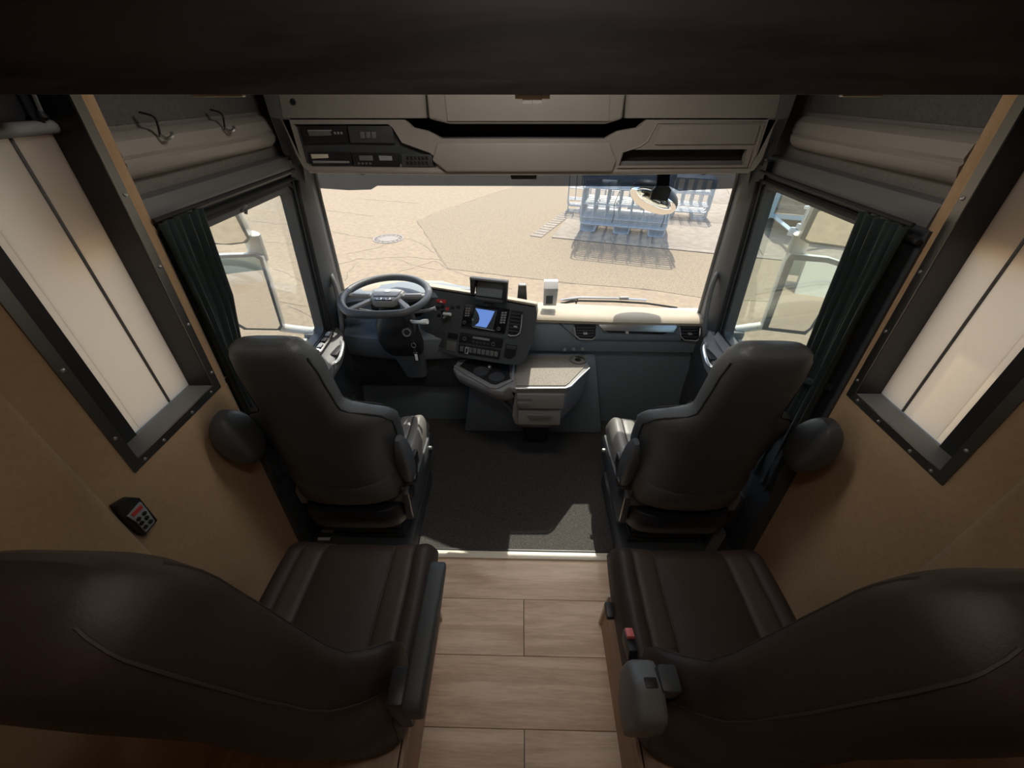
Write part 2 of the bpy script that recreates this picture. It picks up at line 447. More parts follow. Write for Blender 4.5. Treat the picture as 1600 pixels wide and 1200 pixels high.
# ---- cab side walls above the doors
for s, side in ((-1, 'left'), (1, 'right')):
    def dx(z, s=s): return FX + s*(1.17-KL*z)
    cw = thing('wall_cab_'+side, (dx(1.64), 1.5, 1.64), 'grey upper cab wall above the %s door' % side, kind='structure')
    FU = FX if s < 0 else 0.015
    def dxu(z, s=s, FU=FU): return FU + s*(1.205-KL*z)
    def dx(z, s=s, FU=FU): return FU + s*(1.17-KL*z)
    prism('upper_lining', [(dxu(1.70), 1.075, 1.70), (dxu(1.70), 2.03, 1.70), (dxu(ZT), 2.03, ZT), (dxu(ZT), 1.075, ZT)], (s*0.04, 0, 0), 'grey_fabric', cw, 0)
    prism('roof_lining', [(dxu(1.87)-s*.003, 1.075, 1.872), (dxu(1.87)-s*.003, 1.84, 1.872), (dxu(ZT)-s*.003, 1.84, ZT), (dxu(ZT)-s*.003, 1.075, ZT)], (s*0.002, 0, 0), 'roof_fabric', cw, 0)
    rings = []
    for y in (1.075, 1.3, 1.6, 1.95):
        pr = [(0.0, 1.645), (0.012, 1.647), (0.016, 1.656), (0.012, 1.702), (0.006, 1.712), (-0.02, 1.716), (-0.06, 1.716), (-0.06, 1.645)]
        rings.append([Vector((dx(z)-s*d, y, z)) for d, z in pr])
    loft('cant_rail_trim', rings, 'trim', cw, smooth=50)
    # moulded locker pelmet
    rings = []
    for y, k in ((1.08, 1), (1.2, 1), (1.5, 1), (1.76, 1), (1.815, 0.97), (1.84, 0.75), (1.848, 0.35)):
        pr = [(0.0, 1.752), (0.022, 1.757), (0.040, 1.772), (0.047, 1.795), (0.040, 1.803), (0.046, 1.812), (0.040, 1.842), (0.020, 1.858), (0.0, 1.862), (-0.02, 1.862), (-0.02, 1.752)]
        rings.append([Vector((dxu(z)-s*(d*k if d > 0 else d), y, 1.805+(z-1.805)*(0.6+0.4*k))) for d, z in pr])
    loft('pelmet', rings, 'beige', cw, smooth=35)
for (u, v) in ((250, 214), (351, 203)):
    p = at(u, v, x=-1.018)
    hk = thing('coat_hook', p, 'small black strap hook on the left pelmet, %s the windscreen' % ('nearer' if u > 300 else 'farther from'), 'hook', 'hooks on the left pelmet')
    tube('strap', spline([p+Vector((-0.015, -0.01, 0.055)), p+Vector((0.012, -0.004, 0.045)), p+Vector((0.006, 0.002, 0.02)), p], 5), 0.006, 'black', hk, sides=6, flat=0.5)
    tube('hook', spline([p+Vector((0, 0, 0.006)), p+Vector((0.012, 0.004, -0.004)), p+Vector((0.020, 0.016, 0.0)), p+Vector((0.020, 0.024, 0.008))], 5), 0.005, 'silver', hk, sides=6)

# ---- doors
for s, side in ((-1, 'left'), (1, 'right')):
    def dx(z, s=s): return FX + s*(1.17-KL*z)
    dn = 1 if s < 0 else 2
    d_ = thing('door_%d' % dn, (dx(0), 1.5, -0.05), '%s cab door with black window surround and grey door card' % side, kind='structure')
    def rc(y0, z0, y1, z1, r, n=5):
        out = []
        for cx, cz, a in ((y0+r, z0+r, 180), (y1-r, z0+r, 270), (y1-r, z1-r, 0), (y0+r, z1-r, 90)):
            for k in range(n+1):
                t = math.radians(a+90*k/n); out.append((cx+r*math.cos(t), cz+r*math.sin(t)))
        return out
    zt = 1.585 if s < 0 else 1.605
    hole = rc(1.13, 0.875, 1.845, zt, 0.035)
    plate('window_surround', [(1.04, 0.80), (1.99, 0.80), (1.99, 1.655), (1.04, 1.655)], [hole], lambda a, b: (dx(b), a, b), (s*0.05, 0, 0), 'dark', d_)
    hole2 = rc(1.10, 0.85, 1.868, zt+0.022, 0.05)
    plate('outer_seal', [(q[0]+(0.012 if q[0] > 1.5 else -0.012), q[1]+(0.012 if q[1] > 1.2 else -0.012)) for q in hole2], [hole2], lambda a, b: (dx(b)-s*0.010, a, b), (s*0.012, 0, 0), 'rubber', d_)
    prism('pane', [(dx(0.86)+s*0.03, 1.11, 0.86), (dx(0.86)+s*0.03, 1.86, 0.86), (dx(zt+.02)+s*0.03, 1.86, zt+.02), (dx(zt+.02)+s*0.03, 1.11, zt+.02)], (s*0.004, 0, 0), 'glass' if s < 0 else 'glass_side', d_, 0)
    rings = []
    for y in (1.04, 1.4, 1.8, 2.06):
        pr = [(0.0, 0.87), (0.020, 0.872), (0.045, 0.850), (0.060, 0.80), (0.065, 0.70), (0.045, 0.5), (0.055, 0.35), (0.05, 0.0), (-0.06, -0.05), (-0.06, 0.86)]
        rings.append([Vector((dx(z)-s*d, y, z)) for d, z in pr])
    loft('door_card', rings, 'dark', d_, smooth=40)
    # sill ledge with switches and the pull
    ar = prism('armrest', [(dx(.8)-s*0.05, 1.30, 0.80), (dx(.8)-s*0.115, 1.34, 0.79), (dx(.8)-s*0.12, 1.72, 0.815), (dx(.8)-s*0.10, 1.86, 0.845), (dx(.8)-s*0.03, 1.95, 0.86), (dx(.8)-s*0.03, 1.30, 0.86)], (0, 0, -0.07), 'trim', d_, 0.010)
    sw = prism('switch_panel', [(dx(.85)-s*0.022, 1.60, 0.872), (dx(.85)-s*0.062, 1.61, 0.856), (dx(.85)-s*0.060, 1.83, 0.868), (dx(.85)-s*0.025, 1.87, 0.882)], (0, 0, 0.006), 'gloss' if s < 0 else 'trim', ar, 0.001)
    if s < 0:
        for k in range(4):
            box('window_switch', (dx(.85)-s*0.042, 1.64+k*0.055, 0.874+k*0.003), (0.022, 0.036, 0.010), 'label_grey' if k % 2 else 'black', sw, 0.003)
    tube('door_pull', spline([(dx(.8)-s*0.085, 1.83, 0.835), (dx(.8)-s*0.118, 1.79, 0.838), (dx(.8)-s*0.135, 1.72, 0.826), (dx(.8)-s*0.135, 1.66, 0.812), (dx(.8)-s*0.11, 1.63, 0.805)], 5), 0.009, 'chrome', ar, flat=0.6)
    box('pull_recess', (dx(.8)-s*0.10, 1.73, 0.822), (0.05, 0.10, 0.02), 'black', ar, 0.006)
    prism('door_pocket', [(dx(.4)-s*0.05, 1.15, 0.12), (dx(.4)-s*0.10, 1.2, 0.12), (dx(.4)-s*0.10, 1.85, 0.12), (dx(.4)-s*0.05, 1.92, 0.12)], (0, 0, 0.26), 'dark', d_, 0.012)
    # rain channel strip
    tube('door_top_seal', [(dx(1.625)-s*0.012, y, 1.628) for y in (1.04, 1.5, 1.97)], 0.008, 'rubber', d_)
    box('step_well', (dx(0)+s*0.0, 1.5, -0.10), (0.30, 1.0, 0.05), 'rubber', d_, 0)
pl_l = at(334, 330, x=-1.02)
tube('coat_clip', spline([at(378, 330, x=-1.03), at(380, 326, x=-1.02), at(384, 322, x=-1.02), at(384, 334, x=-1.03)], 4), 0.006, 'trim', None, sides=6, label='small grey clip on the top edge of the left door frame', cat='clip')

# ---- windscreen pillars
for s, side in ((-1, 'left'), (1, 'right')):
    tp = thing('trim_%d' % (2 if s < 0 else 3), (FX+s*1.08, 2.0, 0.7), '%s windscreen pillar with dark grey cover and seal' % side, kind='structure')
    rings = []
    for z, xi, xd, ys in ((0.62, 1.085, 1.118, 2.14), (0.9, 1.070, 1.094, 2.13), (1.2, 1.05, 1.068, 2.11), (1.5, 1.03, 1.043, 2.09), (1.60, 1.02, 1.034, 2.08), (1.70, 0.99, 1.025, 2.06)):
        prof = [(xi, ys), (xi-0.012, ys-0.05), (xi-0.030, ys-0.11), (xi-0.024, ys-0.16), (xd-0.03, 1.905), (xd-0.012, 1.862), (xd+0.012, 1.872), (xd+0.07, 2.02), (xd+0.07, ys+0.02)]
        rings.append([Vector((FX+s*x, y, z)) for x, y in prof])
    loft('pillar_cover', rings, 'dark', tp, smooth=60)
    tube('pillar_seal', [(FX+s*(xi-0.004), ys-0.005, z) for z, xi, ys in ((0.72, 1.08, 2.138), (0.9, 1.070, 2.13), (1.2, 1.05, 2.11), (1.5, 1.03, 2.09), (1.66, 1.01, 2.07))], 0.012, 'console', tp, flat=0.6)
    tube('door_seal', [(FX+s*(xd-0.022), 1.878, z) for z, xd in ((0.82, 1.10), (1.2, 1.068), (1.55, 1.040), (1.62, 1.03))], 0.010, 'rubber', tp)
    gh = thing('grab_handle', (FX+s*1.03, 1.97, 0.86), 'curved dark grab handle on the %s windscreen pillar' % side, 'handle', 'pillar grab handles')
    a = at(529 if s < 0 else 1106, 520, y=1.93); b = at(514 if s < 0 else 1123, 430, y=1.99)
    side_v = Vector((-s*0.045, -0.035, 0))
    tube('grip', spline([b+Vector((s*.012, .03, .012)), b+side_v*0.45, b*0.8+a*0.2+side_v*0.9, b*0.5+a*0.5+side_v, b*0.2+a*0.8+side_v*0.9, a+side_v*0.3+Vector((0, 0, -.02)), a+Vector((s*.012, .03, -.05))], 6), 0.0125, 'trim', gh, sides=12)
    for q in (a+Vector((s*.012, .03, -.05)), b+Vector((s*.012, .03, .012))):
        lathe('foot', q+Vector((0, 0.008, 0)), [(0.022, 0), (0.018, 0.014), (0.013, 0.02)], (-s*0.4, -0.8, 0), 'dark', gh, sides=14)

# ---- windscreen
ws = thing('window_1', (FX, 2.16, 0.86), 'wide clear windscreen of the cab', kind='structure')
rings = []
for z, hx, y0, bul in ((0.83, 1.14, 2.155, .12), (1.25, 1.10, 2.11, .08), (1.72, 1.05, 2.045, .04)):
    rings.append([Vector((FX+hx*math.sin(t*1.0)/math.sin(1.0), y0+bul*(1-abs(t)**2.2), z)) for t in [k/8-1 for k in range(17)]])
loft('pane', rings, 'glass', ws, closed=False, cap=False)
# body front beneath and above the screen (keeps daylight out as the real shell does)
box('wall_front', (FX, 2.31, 0.24), (2.5, 0.06, 1.10), 'paint', None, 0.0, kind='structure', label='pale outer front panel below the windscreen')
box('wall_brow', (FX, 2.085, 2.04), (2.3, 0.07, 0.58), 'paint', None, 0.0, kind='structure', label='pale roof front above the windscreen')
# outer door and pillar skin below the window line
for s in (-1, 1):
    box('wall_sill_%s' % ('left' if s < 0 else 'right'), (FX+s*1.24, 1.62, 0.35), (0.03, 1.34, 0.92), 'paint', None, 0.01, kind='structure', label='pale outer door skin on the %s below the side window' % ('left' if s < 0 else 'right'))
    box('wall_roofside_%s' % ('left' if s < 0 else 'right'), (FX+s*1.16, 1.5, 1.99), (0.03, 1.3, 0.70), 'paint', None, 0.0, kind='structure', label='pale outer roof side on the %s' % ('left' if s < 0 else 'right'))

# ================================================================== OVERHEAD BOARD
ob = thing('overhead_cabinet', (-0.02, 0.80, 1.939), 'dark walnut overhead cabinet board across the top', 'cabinet')
box('front_board', (-0.02, 0.795, 2.125), (1.92, 0.022, 0.372), 'darkwood', ob, 0.001)
box('bottom_board', (-0.02, 0.86, 1.95), (1.92, 0.11, 0.016), 'darkwood', ob, 0.001)
p = at(832, 151, y=0.80)
cl = box('catch', (p.x, 0.803, 1.936), (0.058, 0.012, 0.006), 'white', ob, 0.001, label='white catch under the board')
for k in (-1, 1): box('catch_tab', (p.x+k*0.0085, 0.803, 1.930), (0.0165, 0.012, 0.007), 'white', cl, 0.001)
box('edge_strip', (at(335, 150, y=.79).x, 0.803, 1.9375), (0.085, 0.010, 0.004), 'alu', ob, 0.001)
box('edge_strip', (at(1355, 147, y=.79).x, 0.803, 1.9375), (0.065, 0.010, 0.003), 'alu', ob, 0.001)

# ================================================================== OVERHEAD CONSOLE (above windscreen)
HP = (Vector((0, 1.75, 0)), Vector((0, -1, 0)))
hd = thing('overhead_console', (FX, 1.9, 1.68), 'warm grey moulded overhead console with lockers above the windscreen', 'console')
def h2(u, v): q = onp(u, v, HP); return (q.x, q.z)
def hfn(d): return lambda a, b: (a, 1.75+d, b)
lower = [h2(*q) for q in [(441, 187), (632, 187), (645, 200), (668, 205), (690, 217), (945, 217), (965, 205), (996, 200), (1010, 187), (1212, 187), (1203, 215), (1190, 250), (1178, 266), (1165, 270), (1000, 270), (952, 272), (700, 272), (655, 270), (490, 270), (475, 263), (462, 240)]]
radio_hole = [h2(*q) for q in [(459, 194), (606, 194), (613, 199), (628, 223), (672, 239), (680, 246), (682, 262), (484, 263), (476, 255)]]
slot_hole = [h2(*q) for q in [(975, 235), (985, 234), (1168, 233), (1163, 258), (967, 259)]]
plate('fascia', lower, [radio_hole, slot_hole], hfn(0), (0, 0.03, 0), 'beige', hd)
# solid behind the fascia
box('shell_bottom', (FX, 1.885, 1.690), (1.80, 0.24, 0.024), 'beige', hd, 0.008)
tube('lip', [onp(478, 268, HP)+Vector((0.012, 0.012, 0.006)), onp(700, 271, HP)+Vector((0, .012, .006)), onp(950, 271, HP)+Vector((0, .012, .006)), onp(1176, 268, HP)+Vector((-0.012, 0.012, 0.006))], 0.014, 'beige', hd, sides=12)
box('shell_back', (FX, 2.02, 1.98), (2.0, 0.02, 0.58), 'trim', hd, 0)
for s in (-1, 1):
    box('end_backing', (FX+s*0.78, 1.835, 1.775), (0.40, 0.012, 0.17), 'trim', hd, 0)
    prism('end_cheek', [(FX+s*0.895, 1.75, 1.685), (FX+s*0.895, 2.02, 1.66), (FX+s*1.02, 2.02, 1.66), (FX+s*1.02, 1.86, 1.72), (FX+s*0.97, 1.752, 1.86), (FX+s*0.93, 1.75, 1.855)], (0, 0.0, 0.40), 'trim', hd, 0.004)
# centre bulge below the tray
prism('centre_bulge', [onp(u, v, HP) for u, v in [(684, 222), (952, 222), (962, 250), (956, 268), (698, 268), (676, 250)]], (0, -0.014, 0), 'beige', hd, 0.010, smooth=60)
# tray recess
box('tray_floor', (FX, 1.88, 1.787), (0.95, 0.20, 0.012), 'black', hd, 0.001)
box('tray_back', (FX, 1.97, 1.83), (0.98, 0.012, 0.10), 'black', hd, 0)
# lockers
def locker(px, off, nm='locker_door'):
    return facing(nm, px, HP, 0.02+off, 'beige', hd, 0.006, off=-0.02)
locker([(442, 185), (668, 185), (664, 130), (432, 130)], 0.004)
locker([(975, 185), (1212, 185), (1224, 130), (978, 130)], 0.004)
cb = facing('locker_door', [(673, 185), (706, 193), (943, 193), (969, 185), (976, 130), (668, 130)], HP, 0.06, 'beige', hd, 0.010, off=-0.02, smooth=60)
facing('locker_panel', [(702, 188), (948, 188), (950, 132), (696, 132)], HP, 0.006, 'beige', cb, 0.003, off=0.04)
box('locker_carcass', (FX, 1.89, 1.92), (1.9, 0.22, 0.13), 'trim', hd, 0)
lathe('lock', onp(459, 159, HP)+Vector((0, -0.004, 0)), [(0.010, 0), (0.010, 0.004), (0.006, 0.005)], (0, -1, 0), 'black', hd, sides=14)
# radio bay
facing('bay_panel', [(455, 192), (612, 192), (632, 220), (684, 238), (688, 266), (478, 266)], HP, 0.012, 'dark', hd, 0, off=-0.030)
def unit(nm, px, m='black', th=0.014, off=-0.018, par=None): return facing(nm, px, HP, th, m, par or hd, 0.002, off=off)
u1 = unit('tachograph', [(468, 197), (540, 197), (544, 223), (476, 224)])
unit('display', [(480, 205), (515, 205), (518, 212), (483, 213)], 'lcd', 0.002, -0.004, u1)
unit('slot', [(480, 203), (518, 203), (518, 205), (480, 205)], 'label_grey', 0.002, -0.004, u1)
for k in range(3): unit('button', [(521+k*5, 206), (524+k*5, 206), (525+k*5, 210), (522+k*5, 210)], 'label_grey', 0.003, -0.004, u1)
u2 = unit('blank_cover', [(542, 197), (612, 197), (616, 224), (547, 223)], 'dark')
for k in range(3): unit('switch', [(562+k*9, 206), (569+k*9, 206), (570+k*9, 216), (563+k*9, 216)], 'trim', 0.004, -0.005, u2)
u3 = unit('radio_unit', [(481, 238), (546, 238), (551, 259), (487, 260)])
unit('paper_label', [(485, 241), (512, 241), (513, 247), (487, 248)], 'cream', 0.002, -0.004, u3)
unit('card_slot', [(488, 251), (545, 252), (546, 255), (489, 255)], 'label_grey', 0.002, -0.004, u3)
u4 = unit('toll_unit', [(549, 239), (622, 240), (624, 261), (553, 260)])
unit('display', [(560, 243), (582, 243), (583, 251), (562, 251)], 'trim', 0.003, -0.004, u4)
unit('display', [(591, 243), (612, 244), (613, 251), (593, 251)], 'label_grey', 0.003, -0.004, u4)
for k in range(4): unit('button', [(558+k*6, 254), (562+k*6, 254), (562+k*6, 257), (559+k*6, 257)], 'trim', 0.003, -0.004, u4)
u5 = unit('keypad_unit', [(626, 240), (674, 242), (678, 261), (628, 261)], 'dark')
for j in range(2):
    for k in range(6): unit('button', [(634+k*6, 244+j*8), (638+k*6, 244+j*8), (639+k*6, 250+j*8), (635+k*6, 250+j*8)], 'black', 0.003, -0.005, u5)
# passenger pocket
box('pocket_liner', (onp(1068, 247, HP).x, 1.80, onp(1068, 247, HP).z), (0.53, 0.02, 0.10), 'black', hd, 0)
facing('pocket_lip', [(970, 253), (1163, 252), (1161, 258), (968, 259)], HP, 0.012, 'trim', hd, 0.002, off=-0.028)
facing('pocket_bezel', [(964, 262), (1166, 261), (1175, 231), (1166, 258), (967, 259)], HP, 0.008, 'beige', hd, 0.002)
facing('pocket_door', [(1033, 196), (1187, 194), (1178, 225), (1022, 226)], HP, 0.007, 'beige', hd, 0.004)
tube('door_seam', [onp(u, v, HP)+Vector((0, -0.001, 0)) for u, v in [(966, 256), (971, 238), (1000, 229), (1012, 220), (1027, 192), (1194, 191), (1180, 240), (1170, 262)]], 0.0028, 'beige', hd, sides=6)
# ================================================================== DASHBOARD
db = thing('dashboard', (FX, 2.0, 0.6), 'charcoal dashboard with sand-coloured top across the cab', 'dashboard')
# top pad : passenger side, then raised driver side
rings = []
for x, yf, zf, yb, zb in ((-1.06, 1.97, 1.00, 2.20, 0.99), (-0.85, 1.975, 1.045, 2.24, 1.02), (-0.5, 1.975, 1.06, 2.26, 1.0), (-0.1, 1.97, 0.93, 2.27, 0.885), (0.06, 1.985, 0.90, 2.27, 0.86), (0.5, 1.99, 0.885, 2.25, 0.85), (0.85, 1.99, 0.882, 2.22, 0.85), (1.09, 1.99, 0.88, 2.16, 0.86)):
    rings.append([Vector((FX+x, yf, zf-0.03)), Vector((FX+x, yf-0.004, zf-0.012)), Vector((FX+x, yf+0.008, zf)), Vector((FX+x, yf+0.05, zf+0.006)), Vector((FX+x, (yf+yb)/2, (zf+zb)/2+0.008)), Vector((FX+x, yb, zb)), Vector((FX+x, yb, zb-0.05)), Vector((FX+x, (yf+yb)/2, min(zf, zb)-0.05))])
loft('top_pad', rings, 'dashtop', db, smooth=40)
# passenger face
rings = []
for x in (-1.125, 0.0, 0.5, 1.125):
    rings.append([Vector((FX+x, y, z)) for y, z in ((2.005, 0.868), (2.0, 0.86), (1.995, 0.80), (2.0, 0.72), (2.015, 0.655), (2.04, 0.645), (2.045, 0.62), (2.06, 0.30), (2.10, -0.02), (2.2, -0.02), (2.2, 0.79))])
loft('lower_face', rings, 'dash', db, smooth=40)
DP = (Vector((0, 1.997, 0)), Vector((0, -1, 0.0)))
def dface(nm, px, m, th, off=0.0, par=None, bev=0.002): return facing(nm, px, DP, th, m, par or db, bev, off=off)
prism('trim_strip', [onp(u, v, DP)+Vector((0, -o_, 0)) for u, v, o_ in ((935, 506, .004), (1055, 506, .004), (1057, 509, .012), (1050, 516, .026), (942, 513, .026))], (0, 0.012, 0), 'silver', db, 0.001)
dface('strip_slot', [(942, 513), (1050, 516), (1036, 522), (950, 519)], 'black', 0.010, -0.004)
dface('slot_tag', [(976, 514), (982, 514), (982, 521), (977, 521)], 'silver', 0.010, 0.0)
dface('glovebox_door', [(934, 504), (1057, 505), (1056, 530), (936, 529)], 'dash', 0.006, -0.003)
def vent(u0, u1, v0, v1, flip):
    v_ = dface('air_vent', [(u0, v0), (u1, v0), (u1-1, v1), (u0+3, v1)], 'black', 0.008, -0.002)
    for k in range(4):
        vv = v0+3+k*(v1-v0-5)/4
        dface('louvre', [(u0+3, vv), (u1-3, vv), (u1-3, vv+2), (u0+4, vv+2)], 'dark', 0.012, 0.0, v_, 0.001)
    dface('vent_tab', [((u0+u1)/2-3, (v0+v1)/2), ((u0+u1)/2+3, (v0+v1)/2), ((u0+u1)/2+3, (v0+v1)/2+2), ((u0+u1)/2-3, (v0+v1)/2+2)], 'chrome', 0.020, 0.0, v_, 0.001)
    pts = [(u0, v0+3), (u0+2, v1-6), (u0+8, v1-1), (u1-6, v1), (u1-1, v1-4), (u1, v0+4)]
    if not flip: pts = pts[:-1]
    tube('vent_trim', [onp(a, b, DP)+Vector((0, -0.012, 0)) for a, b in pts], 0.004, 'chrome', v_, sides=6)
vent(897, 931, 507, 529, False)
vent(1061, 1093, 507, 531, True)
tube('face_crease', [onp(a, b, DP)+Vector((0, -0.001, 0)) for a, b in ((872, 503), (893, 522), (905, 531), (1090, 533))], 0.003, 'dark', db, sides=6)
# driver's binnacle behind the wheel
rings = []
for x, zt_, yf in ((-1.06, 0.98, 1.96), (-0.95, 1.02, 1.93), (-0.70, 1.06, 1.90), (-0.45, 1.055, 1.92), (-0.30, 1.03, 1.94)):
    rings.append([Vector((FX+x, y, z)) for y, z in ((yf+0.10, zt_+0.012), (yf+0.03, zt_+0.008), (yf+0.02, zt_-0.015), (yf+0.07, zt_-0.05), (yf+0.09, 0.86), (yf+0.03, 0.82), (yf-0.02, 0.80), (yf-0.01, 0.70), (yf+0.02, 0.64), (yf+0.1, 0.62), (2.1, 0.62), (2.1, zt_))])
loft('binnacle', rings, 'dash', db, smooth=35)
for xx in (-0.80, -0.60):
    lathe('gauge', (FX+xx, 1.975, 0.965), [(0.055, 0), (0.055, 0.008), (0.050, 0.010), (0.049, 0.004), (0.0, 0.004)], (0, -1, 0.25), 'gloss', db, sides=24)
box('cluster_screen', (FX-0.70, 1.985, 0.965), (0.09, 0.006, 0.07), 'screen', db, 0.002)
# left switch panel
LP_ = (Vector((0, 1.905, 0)), Vector((0, -1, 0.12)).normalized())
lp = facing('switch_panel', [(547, 505), (607, 506), (607, 548), (556, 549)], LP_, 0.02, 'dash', db, 0.004)
facing('cubby', [(553, 513), (585, 513), (585, 523), (555, 524)], LP_, 0.003, 'black', lp, 0.001, off=0.02)
for j in range(2):
    for k in range(5):
        u_, v_ = 558+k*7, 531+j*7
        facing('button', [(u_, v_), (u_+5, v_), (u_+5, v_+4), (u_, v_+4)], LP_, 0.004, 'label_grey', lp, 0.0008, off=0.02)
# centre pod angled to the driver
PA, PB, PC = at(676, 453, y=1.955), at(838, 481, y=1.745), at(818, 568, y=1.72)
PN = (PB-PA).cross(PC-PA).normalized()
if PN.y > 0: PN = -PN
PP = (PA, PN)
def pod(nm, px, m, th, off=0.0, par=None, bev=0.0015): return facing(nm, px, PP, th, m, par or db, bev, off=off)
outline = [(668, 452), (740, 463), (838, 481), (839, 492), (834, 530), (822, 560), (812, 570), (790, 569), (715, 557), (690, 549), (650, 548)]
front = [onp(u, v, PP) for u, v in outline]
back = [Vector((q.x+(0.02 if q.x > -0.1 else 0), 2.02, q.z-(0.11*min(1, max(0, (q.z-0.9)/0.1))*min(1, max(0, (q.x+0.35)/0.3)) if q.z > 0.9 else 0)-0.005)) for q in front]
loft('centre_pod', [back, front], 'pod', db, smooth=25)
# cap on the pod
capf = [onp(u, v, PP) for u, v in ((668, 451), (740, 462), (838, 480))]
cap = [q+Vector((0, 0, 0.004)) for q in capf] + [Vector((capf[2].x+0.02, 2.02, capf[2].z-0.115)), Vector((capf[1].x, 2.04, capf[1].z-0.06)), Vector((capf[0].x, 2.04, capf[0].z-0.01))]
prism('pod_cap', cap, (0, 0, 0.012), 'dashtop', db, 0.005)
# infotainment
inf = pod('infotainment_unit', [(727, 474), (797, 483), (789, 521), (721, 511)], 'gloss', 0.006)
pod('screen', [(744, 479), (778, 484), (771, 514), (737, 508)], 'screen', 0.002, 0.006, inf, 0.0005)
pod('map_area', [(744, 481), (774, 485.5), (768, 499), (761, 511), (743, 508), (749, 503), (750.5, 497), (749, 490)], 'blue_screen', 0.0015, 0.008, inf, 0)
pod('cursor', [(738.5, 496), (742, 499), (738.5, 501)], 'label_grey', 0.0015, 0.008, inf, 0)
tube('chrome_edge', [onp(u, v, PP)+PN*0.007 for u, v in ((739, 509.5), (773, 516))], 0.002, 'chrome', inf, sides=6)
for j in range(4):
    for k in range(2): pod('button', [(729+k*4-j*.5, 480+j*3.7), (732+k*4-j*.5, 480.4+j*3.7), (731.6+k*4-j*.5, 482.6+j*3.7), (728.6+k*4-j*.5, 482.2+j*3.7)], 'label_grey', 0.003, 0.006, inf, 0)
for j in range(5):
    for k in range(2): pod('button', [(785+k*4.5-j*.7, 486.5+j*3.8), (788.4+k*4.5-j*.7, 487+j*3.8), (788+k*4.5-j*.7, 489.4+j*3.8), (784.6+k*4.5-j*.7, 489+j*3.8)], 'label_grey', 0.003, 0.006, inf, 0)
def knob(u, v, r, par, ring='silver'):
    c_ = onp(u, v, PP)
    k_ = lathe('knob', c_+PN*0.004, [(r, 0), (r, 0.012), (r*0.85, 0.016), (r*0.8, 0.016)], PN, 'black', par, sides=18)
    lathe('knob_ring', c_+PN*0.019, [(r*0.92, 0), (r*0.92, 0.003), (r*0.62, 0.003), (r*0.62, 0.0)], PN, ring, k_, sides=18)
knob(728, 502, 0.010, inf, 'trim'); knob(781.5, 512, 0.010, inf, 'trim')
# pod vent
pv = pod('air_vent', [(799, 484), (817, 487), (816, 498), (812, 521), (806, 523), (794, 521)], 'black', 0.006)
for k in range(6): pod('louvre', [(800-k*.8, 488+k*5.4), (814-k*.6, 490+k*5.4), (814-k*.6, 491.5+k*5.4), (800-k*.8, 489.5+k*5.4)], 'dark', 0.009, 0.0, pv, 0.0005)
pod('vent_tab', [(804, 508), (809, 509), (809, 511), (804, 510)], 'chrome', 0.014, 0, pv, 0.0005)
tube('vent_trim', [onp(u, v, PP)+PN*0.008 for u, v in ((816.5, 491), (815.5, 505), (813, 519), (808, 523.5), (799, 524), (794.5, 522))], 0.003, 'chrome', pv, sides=6)
# climate panel and switch row
cp_ = pod('climate_panel', [(720, 519), (787, 529), (784, 544), (717, 534)], 'black', 0.005)
knob(728.5, 527, 0.012, cp_); knob(773, 535.5, 0.012, cp_)
pod('display', [(740, 525), (766, 529), (765.6, 532), (739.5, 528)], 'label_grey', 0.002, 0.005, cp_, 0)
for k in range(5): pod('button', [(739+k*5.6, 531.5+k*.9), (743+k*5.6, 532.2+k*.9), (742.6+k*5.6, 535+k*.9), (738.6+k*5.6, 534.3+k*.9)], 'dark', 0.004, 0.005, cp_, 0)
sr = pod('switch_row', [(717, 537), (783, 547), (780, 561), (716, 551)], 'black', 0.005)
for k in range(9):
    if k == 1: continue
    u_, v_ = 720+k*6.7, 540+k*1.05
    pod('rocker_switch', [(u_, v_), (u_+5.3, v_+.8), (u_+4.8, v_+8.4), (u_-.5, v_+7.6)], 'trim', 0.005, 0.004, sr, 0.0006)
kf = pod('key_fob_slot', [(728.5, 541), (734, 542), (732.5, 552), (727.5, 551)], 'chrome', 0.010, 0.004, sr, 0.001)
pod('slot_face', [(730, 543), (732.8, 543.5), (731.6, 550), (729.2, 549.6)], 'black', 0.003, 0.013, kf, 0)
pod('storage_slot', [(791, 537), (809, 540), (805, 556), (799, 560), (787, 558)], 'black', 0.004)
pod('slot_flap', [(793, 538.5), (808, 541), (806, 546), (792, 543.5)], 'dark', 0.010)
pod('blank_panel', [(699, 532), (714, 534.5), (712, 549), (697, 546)], 'trim', 0.004)
pod('blank_panel', [(701, 519), (716, 521.5), (714.5, 530), (699, 527.5)], 'black', 0.004)
pod('blank_panel', [(680, 516), (697, 519), (695, 543), (678, 540)], 'dark', 0.004)
hz = pod('hazard_switch', [(684, 467), (697, 468.5), (698, 471), (696, 474), (684, 472.5), (682, 470)], 'red', 0.006, 0, None, 0.0012)
pod('triangle', [(690, 469), (692.5, 472.4), (687.8, 471.8)], 'white', 0.001, 0.006, hz, 0)
for k, (u_, v_) in enumerate(((683, 478), (690, 476), (697, 480), (690, 484), (684, 490), (692, 493), (705, 478), (714, 477))):
    pod('small_switch', [(u_, v_), (u_+5, v_+.8), (u_+4.6, v_+5), (u_-.4, v_+4.2)], 'red' if k == 2 else 'black', 0.005, 0, None, 0.0008)
tube('light_stalk', [onp(694, 489, PP), onp(698, 488, PP)+PN*0.03, onp(709, 488, PP)+PN*0.035], [0.006, 0.008, 0.009], 'white', db, sides=8)
tube('trailer_brake_lever', [onp(700, 489, PP), onp(699, 494, PP)+PN*0.04], [0.005, 0.008], 'silver', db, sides=8)
